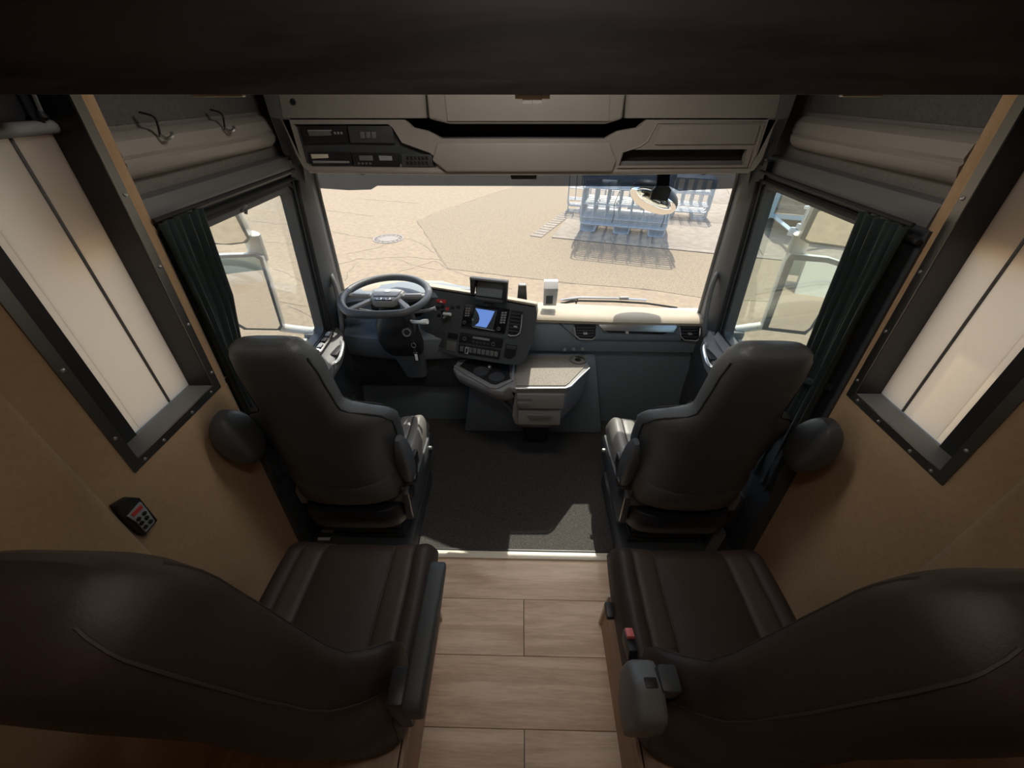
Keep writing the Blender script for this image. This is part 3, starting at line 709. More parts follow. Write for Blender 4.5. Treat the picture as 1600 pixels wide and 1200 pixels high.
# knee panels below the pod and behind the wheel
prism('knee_panel', [(FX-1.11, 1.99, 0.66), (FX-0.42, 1.985, 0.68), (FX+0.02, 1.93, 0.74), (FX+0.02, 1.98, 0.40), (FX-1.11, 2.03, 0.36)], (0, 0.06, 0), 'dark', db, 0.008)
for k in range(3): lathe('power_socket', at(882+k*14, 546-k*0.5, y=1.99), [(0.011, 0), (0.011, 0.010), (0.006, 0.012)], (0, -1, 0.2), 'console', db, sides=12)

# ---- centre console under the pod
co = thing('centre_console', (0.12, 1.8, 0), 'stone grey centre console with drawers beneath the dashboard', 'console')
ZC = 0.655
top_px = [(708, 575), (716, 562), (770, 556), (830, 556), (895, 553), (917, 560), (921, 574), (893, 601), (885, 606), (806, 606), (795, 604), (785, 611), (770, 609), (714, 584)]
tp_ = [at(u, v, z=ZC) for u, v in top_px]
prism('console_body', [q-Vector((0, 0, 0.002)) for q in tp_], (0, 0, -0.035), 'console', co, 0.006)
prism('top_mat', [at(u, v, z=ZC)+Vector((0, 0, 0)) for u, v in ((806, 560), (895, 557), (912, 562), (914, 573), (889, 599), (883, 603), (806, 603))], (0, 0, 0.004), 'consoletop', co, 0.0015)
# open tray left
prism('tray', [at(u, v, z=ZC)+Vector((0, 0, 0.0)) for u, v in ((718, 572), (730, 562), (795, 562), (797, 592), (775, 601), (768, 600))], (0, 0, 0.003), 'black', co, 0.001)
tube('tray_rim', [at(u, v, z=ZC)+Vector((0, 0, 0.004)) for u, v in ((711, 573), (730, 586), (766, 606), (776, 607), (800, 595), (802, 572))], 0.008, 'console', co, sides=10)
for (u, v) in ((752, 582), (776, 591)):
    c_ = at(u, v, z=ZC)
    lathe('cup_holder', c_+Vector((0, 0, 0.002)), [(0.044, 0), (0.044, 0.010), (0.036, 0.010), (0.034, 0.004), (0, 0.004)], (0, 0, 1), 'dark', co, sides=24)
lathe('lighter_socket', at(765, 575, z=ZC), [(0.012, 0), (0.012, 0.012), (0.005, 0.02)], (0, 0, 1), 'silver', co, sides=14)
c_ = at(903, 563, z=ZC)
ch = lathe('cup_holder', c_, [(0.050, 0), (0.050, 0.012), (0.041, 0.012), (0.038, 0.002), (0, 0.002)], (0, 0, 1), 'trim', co, sides=28)
lathe('cup_well', c_+Vector((0, 0, 0.0035)), [(0.038, 0), (0.0, 0.001)], (0, 0, 1), 'black', ch, sides=28)
tube('metal_edge', [at(u, v, z=ZC)+Vector((0, -0.003, 0.0)) for u, v in ((806, 606.5), (884, 606.5), (892, 603), (905, 590), (921, 575))], 0.007, 'silver', co, sides=8)
# drawer block
y0 = tp_[9].y
xl, xr = tp_[9].x, tp_[8].x
xk = tp_[6]
def ring(z, a, b, yo): return [Vector((xl+a, y0+0.004+yo, z)), Vector((xr-b, y0+0.004+yo, z)), Vector((xk.x-b, xk.y+yo, z)), Vector((xk.x-b, 2.0, z)), Vector((xl+a, 2.0, z))]
loft('drawer_block', [ring(0.30, 0.03, 0.07, 0.06), ring(0.36, 0.0, 0.04, 0.02), ring(0.44, -0.02, 0.02, 0.01), ring(0.635, 0.0, 0.0, 0.0)], 'console', co, smooth=20)
dr1 = box('drawer', ((xl+xr)/2, y0-0.001, 0.565), (xr-xl-0.012, 0.018, 0.105), 'console', co, 0.006)
box('drawer_grip', (xl+0.045, y0-0.010, 0.545), (0.075, 0.010, 0.030), 'trim', dr1, 0.004)
box('drawer_label', (xl+0.05, y0-0.010, 0.585), (0.085, 0.006, 0.016), 'trim', dr1, 0.002)
dr2 = box('drawer', ((xl+xr)/2, y0+0.010, 0.435), (xr-xl-0.03, 0.018, 0.115), 'console', co, 0.006)
prism('drawer_grip', [((xl+xr)/2+a*0.075, y0-0.001, 0.445+b) for a, b in ((-1, 0.02), (1, 0.02), (0.75, -0.004), (0.4, -0.014), (-0.4, -0.014), (-0.75, -0.004))], (0, -0.008, 0), 'trim', dr2, 0.003)
# left wing of the console: cantilevered skirt
sk = [at(u, v, z=ZC-0.01) for u, v in ((708, 577), (714, 586), (770, 611), (785, 613), (800, 607))]
rings = [[q for q in sk], [q+Vector((0.004, 0.012, -0.05)) for q in sk], [q+Vector((0.02, 0.03, -0.085)) for q in sk], [q+Vector((0.03, 0.10, -0.10)) for q in sk], [q+Vector((0.02, 0.10, -0.01)) for q in sk]]
loft('skirt', rings, 'console', co, closed=False, smooth=50)
prism('skirt_stay', [(xl-0.16, 1.80, 0.54), (xl-0.13, 1.78, 0.54), (xl+0.03, y0+0.06, 0.33), (xl+0.03, y0+0.12, 0.30)], (0.012, 0.03, -0.01), 'console', co, 0.003)
prism('tunnel', [(-0.42, 1.96, 0.0), (0.56, 1.96, 0.0), (0.44, 1.98, 0.62), (-0.32, 1.98, 0.62)], (0, 0.10, 0), 'dash', co, 0.02)
box('base', ((xl+xr)/2, 1.92, 0.16), (xr-xl-0.10, 0.12, 0.30), 'black', co, 0.02)

# ---- steering wheel and column
SW = Vector((-0.712, 1.80, 1.112))
TW = rot('X', 3.0)
def swp(x, y, z=0): return SW + TW @ Vector((x, y, z))
st = thing('steering_wheel', SW-Vector((0, 0, 0.05)), 'black flat-bottomed steering wheel with grey spokes left of centre', 'steering wheel')
pts = []
for k in range(56):
    a = 2*math.pi*k/56
    x, y = 0.213*math.cos(a), 0.213*math.sin(a)
    if y < -0.168: y = -0.168-(abs(y)-0.168)*0.35
    pts.append(swp(x, y))
tube('rim', pts, 0.0185, 'leather', st, closed=True, sides=14)
hub = prism('hub', [swp(x, y, -0.035) for x, y in ((-0.085, 0.052), (-0.05, 0.068), (0.05, 0.068), (0.085, 0.052), (0.072, -0.03), (0.045, -0.062), (-0.045, -0.062), (-0.072, -0.03))], TW @ Vector((0, 0, 0.040)), 'console', st, 0.010, smooth=60)
prism('horn_pad', [swp(x, y, 0.004) for x, y in ((-0.072, 0.046), (-0.04, 0.058), (0.04, 0.058), (0.072, 0.046), (0.060, -0.018), (-0.060, -0.018))], TW @ Vector((0, 0, 0.007)), 'label_grey', hub, 0.004, smooth=60)
lathe('badge', swp(0, 0.03, 0.011), [(0.016, 0), (0.016, 0.002), (0.012, 0.003)], TW @ Vector((0, 0, 1)), 'silver', hub, sides=16)
for k in (-1, 1):
    lathe('hub_button', swp(k*0.022, -0.042, 0.004), [(0.013, 0), (0.013, 0.003), (0.009, 0.004), (0.008, 0.001)], TW @ Vector((0, 0, 1)), 'silver', hub, sides=16)
prism('hub_trim', [swp(x, y, 0.002) for x, y in ((-0.055, -0.024), (0.055, -0.024), (0.042, -0.058), (-0.042, -0.058))], TW @ Vector((0, 0, 0.005)), 'gloss', hub, 0.003)
for k in (-1, 1):
    sp = prism('spoke', [swp(k*x, y, -0.020) for x, y in ((0.070, 0.030), (0.205, 0.036), (0.208, 0.005), (0.075, 0.0))], TW @ Vector((0, 0, 0.018)), 'console', st, 0.005)
    prism('spoke_switches', [swp(k*x, y, -0.002) for x, y in ((0.088, 0.024), (0.175, 0.028), (0.176, 0.012), (0.090, 0.007))], TW @ Vector((0, 0, 0.004)), 'label_grey', sp, 0.0015)
    prism('spoke', [swp(k*x, y, -0.020) for x, y in ((0.060, -0.030), (0.080, -0.018), (0.168, -0.125), (0.148, -0.150))], TW @ Vector((0, 0, 0.016)), 'console', st, 0.005)
cm = thing('steering_column', (-0.70, 1.93, 0.5), 'black steering column cowl beneath the wheel', 'column')
lathe('shaft_cover', swp(0, 0.01, -0.03), [(0.05, 0), (0.055, 0.03), (0.062, 0.06)], TW @ Vector((0, 0.15, -1)), 'black', cm, sides=20)
rings = []
for z, y, hw, hd_ in ((1.045, 1.80, 0.070, 0.06), (0.98, 1.79, 0.095, 0.08), (0.88, 1.80, 0.105, 0.085), (0.80, 1.84, 0.105, 0.08), (0.74, 1.88, 0.095, 0.07), (0.68, 1.92, 0.085, 0.06), (0.50, 1.98, 0.065, 0.05)):
    r_ = []
    for k in range(20):
        a = 2*math.pi*k/20; ca, sa = math.cos(a), math.sin(a)
        r_.append(Vector((-0.685+hw*math.copysign(abs(ca)**0.5, ca), y+hd_*math.copysign(abs(sa)**0.5, sa), z)))
    rings.append(r_)
loft('cowl', rings[:5], 'black', cm, smooth=40)
loft('lower_cowl', [[q+Vector((0, 0.0, 0)) for q in r_] for r_ in (rings[4], rings[5], rings[6])], 'dash', cm, smooth=40)
tube('wiper_stalk', spline([(-0.60, 1.80, 1.02), (-0.53, 1.79, 1.035), (-0.47, 1.80, 1.045)], 4), [0.008]*8+[0.013], 'console', cm, sides=10)
tube('retarder_stalk', spline([(-0.61, 1.77, 0.985), (-0.555, 1.735, 1.00), (-0.50, 1.72, 1.012)], 4), [0.009]*6+[0.014]*3, 'white', cm, sides=10)
tube('indicator_stalk', spline([(-0.78, 1.80, 1.02), (-0.85, 1.80, 1.03), (-0.90, 1.80, 1.04)], 4), [0.008]*8+[0.012], 'black', cm, sides=10)
ig = lathe('ignition_switch', (-0.612, 1.715, 0.955), [(0.026, 0), (0.026, 0.02), (0.018, 0.026), (0.0, 0.026)], (0.25, -1, 0.35), 'black', cm, sides=20)
lathe('switch_ring', (-0.606, 1.692, 0.963), [(0.021, 0), (0.021, 0.004), (0.015, 0.004), (0.014, 0.0)], (0.25, -1, 0.35), 'trim', ig, sides=20)
ky = thing('key_ring', (-0.56, 1.70, 0.80), 'key with white tag hanging from the steering column', 'keys')
box('key', (-0.590, 1.700, 0.915), (0.016, 0.010, 0.050), 'black', ky, 0.003)
tube('ring', [Vector((-0.585+0.012*math.cos(a*math.pi/6), 1.696, 0.885+0.014*math.sin(a*math.pi/6))) for a in range(12)], 0.0016, 'silver', ky, closed=True, sides=5)
tube('strap', spline([(-0.585, 1.696, 0.872), (-0.583, 1.693, 0.855), (-0.580, 1.690, 0.842)], 4), 0.004, 'black', ky, sides=6)
tg = box('tag_holder', (-0.578, 1.690, 0.815), (0.030, 0.006, 0.058), 'black', ky, 0.003)
box('tag', (-0.578, 1.686, 0.817), (0.014, 0.003, 0.040), 'white', tg, 0.001)

# ---- reversing monitor on the dash
mo = thing('reversing_monitor', at(766, 470, y=1.83), 'black hooded reversing monitor standing on the dash', 'monitor')
MP = (at(766, 455, y=1.80), Vector((-0.10, -1, 0.25)).normalized())
facing('housing', [(743, 435), (791, 440), (789, 472), (743, 466)], MP, -0.03, 'black', mo, 0.004)
facing('screen', [(747, 437), (788, 442), (784, 466), (744, 461)], MP, 0.002, 'monitor', mo, 0.0005)
facing('sun_hood_top', [(737, 431), (795, 437.5), (795, 440), (737, 434)], MP, 0.05, 'trim', mo, 0.001)
facing('sun_hood_cheek', [(737, 431), (745, 432.5), (742, 459), (738, 456)], MP, 0.045, 'black', mo, 0.001)
facing('sun_hood_cheek', [(789, 438), (795, 438), (793, 470), (787, 467)], MP, 0.045, 'black', mo, 0.001)
facing('control_strip', [(743, 463), (789, 469), (788, 473), (743, 467)], MP, 0.012, 'dark', mo, 0.002)
q = at(766, 471, y=1.85)
lathe('foot', q+Vector((0, 0.0, -0.012)), [(0.04, 0), (0.036, 0.01), (0.015, 0.016), (0.014, 0.05)], (0, 0, 1), 'black', mo, sides=18)
cam_c = at(816, 462, y=2.08)
sn = thing('rain_sensor', (cam_c.x, 2.08, at(816, 472, y=2.08).z), 'small black tapered sensor box standing on the dash near the windscreen', 'sensor')
a_, b_ = at(808, 472, y=2.08), at(824, 448, y=2.08)
prism('body', [(a_.x-0.002, 2.08, a_.z-0.02), (b_.x+0.002, 2.08, a_.z-0.02), (b_.x-0.006, 2.09, b_.z), (a_.x+0.006, 2.09, b_.z)], (0, 0.035, 0), 'black', sn, 0.004)
box('cap', ((a_.x+b_.x)/2, 2.105, b_.z+0.002), (b_.x-a_.x-0.016, 0.03, 0.008), 'console', sn, 0.002)
a_, b_ = at(849, 473, y=2.10), at(873, 443, y=2.10)
tb = thing('toll_box', ((a_.x+b_.x)/2, 2.12, a_.z-0.02), 'silver white toll transponder box on the dash at the windscreen', 'box')
zt2 = a_.z+(b_.z-a_.z)*0.72
prism('body', [(a_.x, 2.10, a_.z-0.02), (b_.x-0.004, 2.10, a_.z-0.02), (b_.x, 2.10, zt2), (a_.x, 2.10, zt2)], (0, 0.05, 0), 'galv', tb, 0.004)
prism('lid', [(a_.x-0.001, 2.10, zt2), (b_.x+0.001, 2.10, zt2), (b_.x, 2.13, b_.z), (a_.x, 2.13, b_.z)], (0, 0.03, 0), 'white', tb, 0.003)
box('window', (a_.x+0.034, 2.098, a_.z+0.02), (0.04, 0.004, 0.05), 'screen', tb, 0.002)
# cable loop on the dash
tube('dash_cable', spline([at(683, 455, y=2.05), at(690, 451, y=2.08), at(700, 452, y=2.08), at(704, 456, y=2.05)], 5), 0.004, 'black', None, sides=6, label='short black cable loop lying on the dash behind the wheel', cat='cable')
# ================================================================== SEATS
def lerp_prof(tab, s):
    for (a, b) in zip(tab[:-1], tab[1:]):
        if a[0] <= s <= b[0]:
            t = (s-a[0])/(b[0]-a[0]) if b[0] > a[0] else 0
            t = t*t*(3-2*t)
            return [a[i]+(b[i]-a[i])*t for i in range(1, len(a))]
    return list(tab[-1][1:])
def sgnpow(c, e): return math.copysign(abs(c)**e, c)
def backrest(par, hinge, L, lean, tab, m, seam_m, rear=1.0, seams=True):
    """tab rows: (s, half width, half thickness, wing forward)"""
    ax = Vector((0, -math.sin(lean), math.cos(lean))); nf = Vector((0, math.cos(lean), math.sin(lean)))
    H = Vector(hinge); N = 40; rings = []
    def pt(s, a, grow=0.0):
        w_, th, wg = lerp_prof(tab, s)
        w_ += grow; th += grow
        ca, sa = math.cos(a), math.sin(a)
        x = w_*sgnpow(ca, 0.55); f = th*sgnpow(sa, 0.7)*(rear if sa < 0 else 1.0)
        return H + ax*(s*L) + Vector((x, 0, 0)) + nf*(f + wg*(abs(x)/max(w_, 1e-3))**2.4)
    ss = [0, .02, .05] + [.08+.03*k for k in range(30)]
    ss = [q for q in ss if q < 0.965] + [.965, .98, .99, .996, 1.0]
    for s in ss: rings.append([pt(s, 2*math.pi*k/N) for k in range(N)])
    b = loft('backrest', rings, m, par, smooth=60)
    if seams:
        for sg in (0, math.pi):
            tube('seam', [pt(s, sg - (0.55 if sg == 0 else -0.55), 0.0005) for s in ss[2:-2]], 0.0026, seam_m, b, sides=5)
            tube('seam', [pt(s, sg + (0.6 if sg == 0 else -0.6), 0.0005) for s in ss[2:-4]], 0.0022, seam_m, b, sides=5)
    return pt, b

def cushion(par, x0, x1, y0, y1, zt, th, m1, m2, thread):
    """five sewn strips of leather, the outer ones raised"""
    w_ = x1-x0
    cuts = [0, .13, .27, .73, .87, 1.0]
    names = ['cushion_edge', 'cushion_bolster', 'cushion_centre', 'cushion_bolster', 'cushion_edge']
    def top(u, t):                      # u across, t front to back
        e = abs(u-.5)*2
        h = 0.022*max(0, (e-0.45)/0.55)**1.2
        edge = max(0, (e-0.86)/0.14)
        h -= 0.06*edge**2.2
        ft = max(0, (t-0.86)/0.14); h -= 0.075*ft**2.2
        return zt+h
    for i in range(5):
        a, b = cuts[i], cuts[i+1]
        NU, NT = 7, 16; V = []; Fc = []
        for j in range(NT+1):
            t = j/NT
            tt = t if j < NT-5 else 0.86-0.0+0.14*((j-(NT-5))/5)
            tt = min(t*0.86/((NT-5)/NT), 0.86) if j <= NT-5 else 0.86+0.14*((j-(NT-5))/5)
            for k in range(NU+1):
                u = a+(b-a)*k/NU
                g = 0.0
                if 0 < i and k == 0 or i < 4 and k == NU: g = 0.007
                elif (0 < i and k == 1) or (i < 4 and k == NU-1): g = 0.0015
                taper = 1-0.05*max(0, (tt-0.5)*2)**2
                V.append(Vector((x0+w_*(0.5+(u-0.5)*taper), y0+(y1-y0)*tt, top(u, tt)-g)))
        n0 = len(V)
        for j in range(NT):
            for k in range(NU):
                q = j*(NU+1)+k
                Fc.append((q, q+1, q+NU+2, q+NU+1))
        # sides and underside
        low = [Vector((v.x, v.y, zt-th)) for v in V]
        V += low
        def edge_strip(idx):
            for p_, r_ in zip(idx[:-1], idx[1:]): Fc.append((p_, r_, r_+n0, p_+n0))
        edge_strip([k for k in range(NU+1)]); edge_strip([NT*(NU+1)+k for k in range(NU+1)])
        edge_strip([j*(NU+1) for j in range(NT+1)]); edge_strip([j*(NU+1)+NU for j in range(NT+1)])
        for j in range(NT):
            for k in range(NU):
                q = n0+j*(NU+1)+k
                Fc.append((q+NU+1, q+NU+2, q+1, q))
        c_ = mk(names[i], V, Fc, m2 if i in (1, 3) else m1, par, 0, smooth=50)
        if i < 4:
            tube('seam', [(x0+w_*(0.5+(b-0.5)*(1-0.05*max(0, (t-0.5)*2)**2)), y0+(y1-y0)*t, top(b, t)-0.0035) for t in (0.0, 0.2, 0.4, 0.6, 0.75, 0.86, 0.92, 0.97, 1.0)], 0.0026, thread, c_, sides=5)

def front_seat(X, inner, label):
    XF.append(Matrix.Translation(Vector((X, 0, 0))) @ Matrix.Diagonal((inner, 1, 1, 1)))
    t = thing('front_seat', (0, 1.25, 0), label, 'seat', 'front cab seats')
    tab = [(0, .20, .040, .02), (.03, .235, .055, .04), (.15, .255, .065, .085), (.36, .268, .062, .12), (.50, .275, .058, .105), (.565, .262, .056, .075),
           (.605, .225, .054, .05), (.64, .165, .052, .025), (.69, .140, .054, .012), (.86, .132, .060, .012), (.94, .122, .056, .008), (.98, .105, .045, .0), (1, .075, .02, 0)]
    pt, b = backrest(t, (0, 1.055, 0.485), 0.885, math.radians(6.5), tab, 'leather', 'thread', seams=False)
    # front-facing lighter side panels of the wings
    for sg in (0, math.pi):
        tube('seam', [pt(s, sg+(0.5 if sg == 0 else -0.5), 0.001) for s in [0.05+0.033*k for k in range(20)]], 0.003, 'rubber', b, sides=5)
        tube('seam', [pt(s, sg-(0.35 if sg == 0 else -0.35), 0.001) for s in [0.05+0.033*k for k in range(28)]], 0.003, 'rubber', b, sides=5)
    # rear lumbar cover
    rings = []
    for s in (0.0, 0.03, 0.10, 0.17, 0.185):
        g = 0.006 if 0 < s < 0.18 else 0.0
        rings.append([pt(s, 2*math.pi*k/40, g) for k in range(40)])
    loft('lumbar_cover', rings, 'leather2', t, smooth=60)
    cushion(t, -0.255, 0.255, 1.06, 1.585, 0.535, 0.12, 'seat_grey', 'seat_grey', 'rubber')
    # seat pan, suspension base and plinth
    rings = []
    for z, hw, a0, a1 in ((0.44, 0.235, 1.00, 1.55), (0.40, 0.25, 0.985, 1.56), (0.33, 0.245, 0.99, 1.55), (0.30, 0.22, 1.02, 1.52)):
        r_ = []
        for k in range(32):
            a = 2*math.pi*k/32
            r_.append(Vector((hw*sgnpow(math.cos(a), .4), (a0+a1)/2+(a1-a0)/2*sgnpow(math.sin(a), .4), z)))
        rings.append(r_)
    loft('seat_pan', rings, 'black', t, smooth=50)
    for z in (0.13, 0.175, 0.22, 0.265): box('suspension_fold', (0, 1.28, z), (0.36-0.02*(z > .2), 0.42, 0.032), 'rubber', t, 0.014)
    box('plinth', (0, 1.28, 0.05), (0.44, 0.52, 0.11), 'dark', t, 0.02)
    # side skirt with controls on the inner side
    prism('side_skirt', [(0.236, y, z) for y, z in ((1.02, 0.36), (1.04, 0.52), (1.09, 0.55), (1.20, 0.46), (1.52, 0.43), (1.55, 0.36), (1.50, 0.31), (1.06, 0.31))], (0.028, 0, 0), 'dark', t, 0.008)
    lathe('recline_cap', (0.262, 1.08, 0.49), [(0.035, 0), (0.035, 0.008), (0.02, 0.014), (0, 0.014)], (1, 0, 0), 'black', t, sides=20)
    tube('chrome_edge', spline([(0.262, 1.035, 0.36), (0.266, 1.032, 0.44), (0.264, 1.045, 0.52)], 5), 0.004, 'silver', t, sides=6)
    lathe('knob', (0.265, 1.44, 0.39), [(0.012, 0), (0.012, 0.014), (0.008, 0.018)], (1, 0, 0), 'silver', t, sides=12)
    # folded-up armrests
    def arm(x, y, z0, z1, hw, hy, tilt):
        rings = []
        for k in range(15):
            f = k/14; z = z0+(z1-z0)*f
            e = max(0.25, math.sin(math.pi*(0.03+0.94*f))**0.42)
            r_ = []
            for j in range(20):
                a = 2*math.pi*j/20
                r_.append(Vector((x+hw*e*sgnpow(math.cos(a), .6), y-tilt*(z-z0)+hy*e*sgnpow(math.sin(a), .6), z)))
            rings.append(r_)
        return loft('armrest', rings, 'leather', t, smooth=50)
    arm(0.272, 1.10, 0.54, 0.845, 0.030, 0.050, 0.10)
    lathe('armrest_pivot', (0.25, 1.085, 0.575), [(0.030, 0), (0.030, 0.012), (0.02, 0.05)], (1, 0, 0), 'black', t, sides=16)
    arm(-0.225 if inner > 0 else -0.262, 0.945, 0.86, 1.10, 0.052, 0.070, 0.12)
    # seat belt buckle stalk
    tube('buckle_stalk', [(0.262, 1.17, 0.46), (0.275, 1.18, 0.56)], 0.009, 'black', t, sides=8)
    box('buckle', (0.278, 1.185, 0.60), (0.018, 0.045, 0.07), 'black', t, 0.005)
    XF.pop()
    return t
front_seat(-0.785, 1, 'black leather driver seat behind the steering wheel')
front_seat(0.70, -1, 'black leather passenger seat on the right of the console')

def rear_seat(X, inner, label, arm_down):
    XF.append(Matrix.Translation(Vector((X, 0, 0))) @ Matrix.Diagonal((inner, 1, 1, 1)))
    t = thing('rear_seat', (0, 0.6, 0), label, 'seat', 'brown rear seats')
    tab = [(0, .235, .055, .0), (.02, .262, .062, 0), (.15, .275, .064, .03), (.25, .280, .064, .085), (.33, .286, .062, .095), (.385, .270, .060, .07), (.425, .238, .058, .04),
           (.465, .205, .057, .020), (.57, .190, .058, .012), (.75, .178, .060, .010), (.90, .168, .060, .010), (.955, .155, .055, .006), (.985, .125, .04, 0), (1, .09, .02, 0)]
    pt, b = backrest(t, (0, 0.345, 0.29), 1.205, math.radians(6.5), tab, 'brown', 'thread', rear=2.0)
    lathe('swivel_base', (0, 0.52, 0.28), [(0.16, 0), (0.16, 0.03), (0.10, 0.04), (0.10, 0.10)], (0, 0, 1), 'black', t, sides=24)
    cushion(t, -0.295, 0.295, 0.28, 0.825, 0.555, 0.13, 'brown', 'brown2', 'thread')
    box('seat_pan', (0, 0.58, 0.395), (0.50, 0.44, 0.07), 'black', t, 0.015)
    if arm_down:
        a_ = prism('armrest', [(0.335, y, z) for y, z in ((0.235, 0.735), (0.235, 0.80), (0.26, 0.812), (0.58, 0.80), (0.605, 0.785), (0.60, 0.760), (0.40, 0.735))], (0.050, 0, 0), 'dark', t, 0.010, smooth=60)
        prism('armrest_pivot', [(0.292, y, z) for y, z in ((0.25, 0.58), (0.25, 0.79), (0.33, 0.79), (0.35, 0.58))], (0.042, 0, 0), 'black', t, 0.010)
        lathe('seat_belt_buckle', (-0.305, 0.55, 0.50), [(0.012, 0), (0.016, 0.04), (0.015, 0.09), (0.008, 0.10)], (0, 0.1, 1), 'label_grey', t, sides=12)
        tube('coil_cable', [at(256, 884, y=0.47)*(1-k/80)+at(302, 926, y=0.47)*(k/80)-Vector((X, 0, 0))+Vector((0.006*math.cos(k*1.2), 0.006*math.sin(k*1.2), 0.004*math.cos(k*1.2))) for k in range(80)], 0.0025, 'black', t, sides=5)
    else:
        a_ = prism('armrest_hinge', [(0.285, y, z) for y, z in ((0.245, 0.56), (0.225, 0.70), (0.235, 0.775), (0.30, 0.80), (0.365, 0.765), (0.375, 0.66), (0.33, 0.57))], (0.075, 0, 0), 'trim', t, 0.016, smooth=60)
        box('hinge_slot', (0.318, 0.305, 0.795), (0.030, 0.022, 0.012), 'black', a_, 0.003)
        box('hinge_cap', (0.272, 0.315, 0.775), (0.050, 0.06, 0.06), 'dark', a_, 0.012)
        bk = box('seat_belt_buckle', (0.298, 0.455, 0.585), (0.028, 0.075, 0.05), 'black', t, 0.006, R=rot('X', -20))
        box('buckle_button', (0.298, 0.478, 0.612), (0.024, 0.030, 0.012), 'pink', bk, 0.003, R=rot('X', -20), label='red buckle button')
        box('adjuster_lever', (0.305, 0.62, 0.42), (0.030, 0.055, 0.03), 'black', t, 0.008)
    XF.pop()
    bx = thing('seat_box', (X, 0.55, 0), 'oak seat box under the %s rear seat' % ('left' if X < 0 else 'right'), 'box', 'seat boxes')
    xi = -0.385 if X < 0 else 0.352
    s = -1 if X < 0 else 1
    box('side_panel', (xi+s*0.009, 0.46, 0.14), (0.018, 0.56, 0.28), 'boxwood', bx, 0.002)
    box('front_panel', (xi+s*0.31, 0.731, 0.14), (0.58, 0.018, 0.28), 'boxwood', bx, 0.002)
    box('top_panel', (xi+s*0.31, 0.46, 0.271), (0.60, 0.54, 0.018), 'boxwood', bx, 0.002)
    box('corner_strip', (xi-s*0.003, 0.735, 0.14), (0.014, 0.014, 0.28), 'threshold', bx, 0.002)
    return t
rear_seat(-0.64, 1, 'brown leather rear seat on the left with lowered grey armrest', True)
rear_seat(0.612, -1, 'brown leather rear seat on the right with red belt buckle', False)

# ================================================================== CURTAINS
for s, side in ((-1, 'left'), (1, 'right')):
    def dx(z, s=s): return FX + s*(1.17-KL*z)
    rows_, NY = 16, 60
    V, Fc = [], []
    for j in range(rows_+1):
        f = j/rows_; z = 1.66-f*1.10
        yr = 1.228-0.028*math.sin(f*3.1)+0.05*max(0, f-0.55) - (0.055 if s < 0 else 0.02)*max(0, 1-abs(f-0.45)/0.2)*(1 if s < 0 else 0.4)
        yf_ = 1.055
        for k in range(NY+1):
            g = k/NY
            y = yf_+(yr-yf_)*g
            x = dx(z)-s*(0.045+0.020*math.sin(g*26+0.6*math.sin(f*3)+f*1.2)*(0.55+0.5*f)+0.006*math.sin(g*61+2*f))
            V.append((x, y, z))
    n1 = NY+1
    for j in range(rows_):
        for k in range(NY): Fc.append((j*n1+k, j*n1+k+1, (j+1)*n1+k+1, (j+1)*n1+k))
    ct = thing('side_curtain', (dx(0.56), 1.18, 0.56), 'dark green-black gathered curtain beside the %s door window' % side, 'curtain', 'cab side curtains')
    o = mk('cloth', V, Fc, 'curtain', ct, 0, smooth=60)
    sd = o.modifiers.new('thickness', 'SOLIDIFY'); sd.thickness = 0.003
    tube('curtain_rail', [(dx(1.67)-s*0.04, y, 1.668) for y in (1.05, 1.5, 1.85)], 0.006, 'rubber', ct, sides=6)
    tube('tie_band', [(dx(1.12)-s*d, y, z) for d, y, z in ((0.02, 1.06, 1.13), (0.075, 1.12, 1.12), (0.078, 1.18, 1.115), (0.03, 1.245, 1.11))], 0.012, 'curtain', ct, sides=8)

# ================================================================== SMALL THINGS INSIDE
# control panel in its pocket on the left wall
nW = Vector((1, 0, -KL)).normalized()
WPn = (Vector((-1.16+0.012, 0, 0)), nW)
rc_ = thing('wall_controller', onp(205, 830, WPn), 'grey push-button controller in a black pocket on the left wall', 'controller')
facing('pocket', [(168, 790), (192, 776), (207, 777), (236, 812), (214, 838), (185, 812)], WPn, 0.020, 'black', rc_, 0.004)
fp = facing('face_plate', [(205, 783), (215, 795), (228, 814), (213, 831), (200, 816), (184, 806)], WPn, 0.006, 'label_grey', rc_, 0.002, off=0.020)
facing('display_window', [(203, 788), (207, 792), (192, 806), (188, 803)], WPn, 0.002, 'red', fp, 0, off=0.026)
for (u_, v_) in ((200, 810), (209, 801), (213, 808), (205, 816), (219, 814), (211, 822)):
    lathe('button', onp(u_, v_, WPn)+nW*0.026, [(0.006, 0), (0.006, 0.003), (0.003, 0.004)], nW, 'black', fp, sides=10)
# pale tread plate seen between the driver's seat and the wall
ts = thing('tread_plate', (-1.05, 1.17, 0.0), 'pale ribbed tread plate between driver seat and left wall', 'plate')
box('plate', (-1.06, 1.20, 0.012), (0.10, 0.24, 0.02), 'alu', ts, 0.003)
for k in range(5): box('rib', (-1.06, 1.11+k*0.045, 0.026), (0.09, 0.014, 0.01), 'white', ts, 0.003)
box('belt_reel_cover', (0.98, 1.13, 0.09), (0.07, 0.10, 0.18), 'trim', None, 0.015, label='grey belt reel cover beside the passenger seat base', cat='cover')

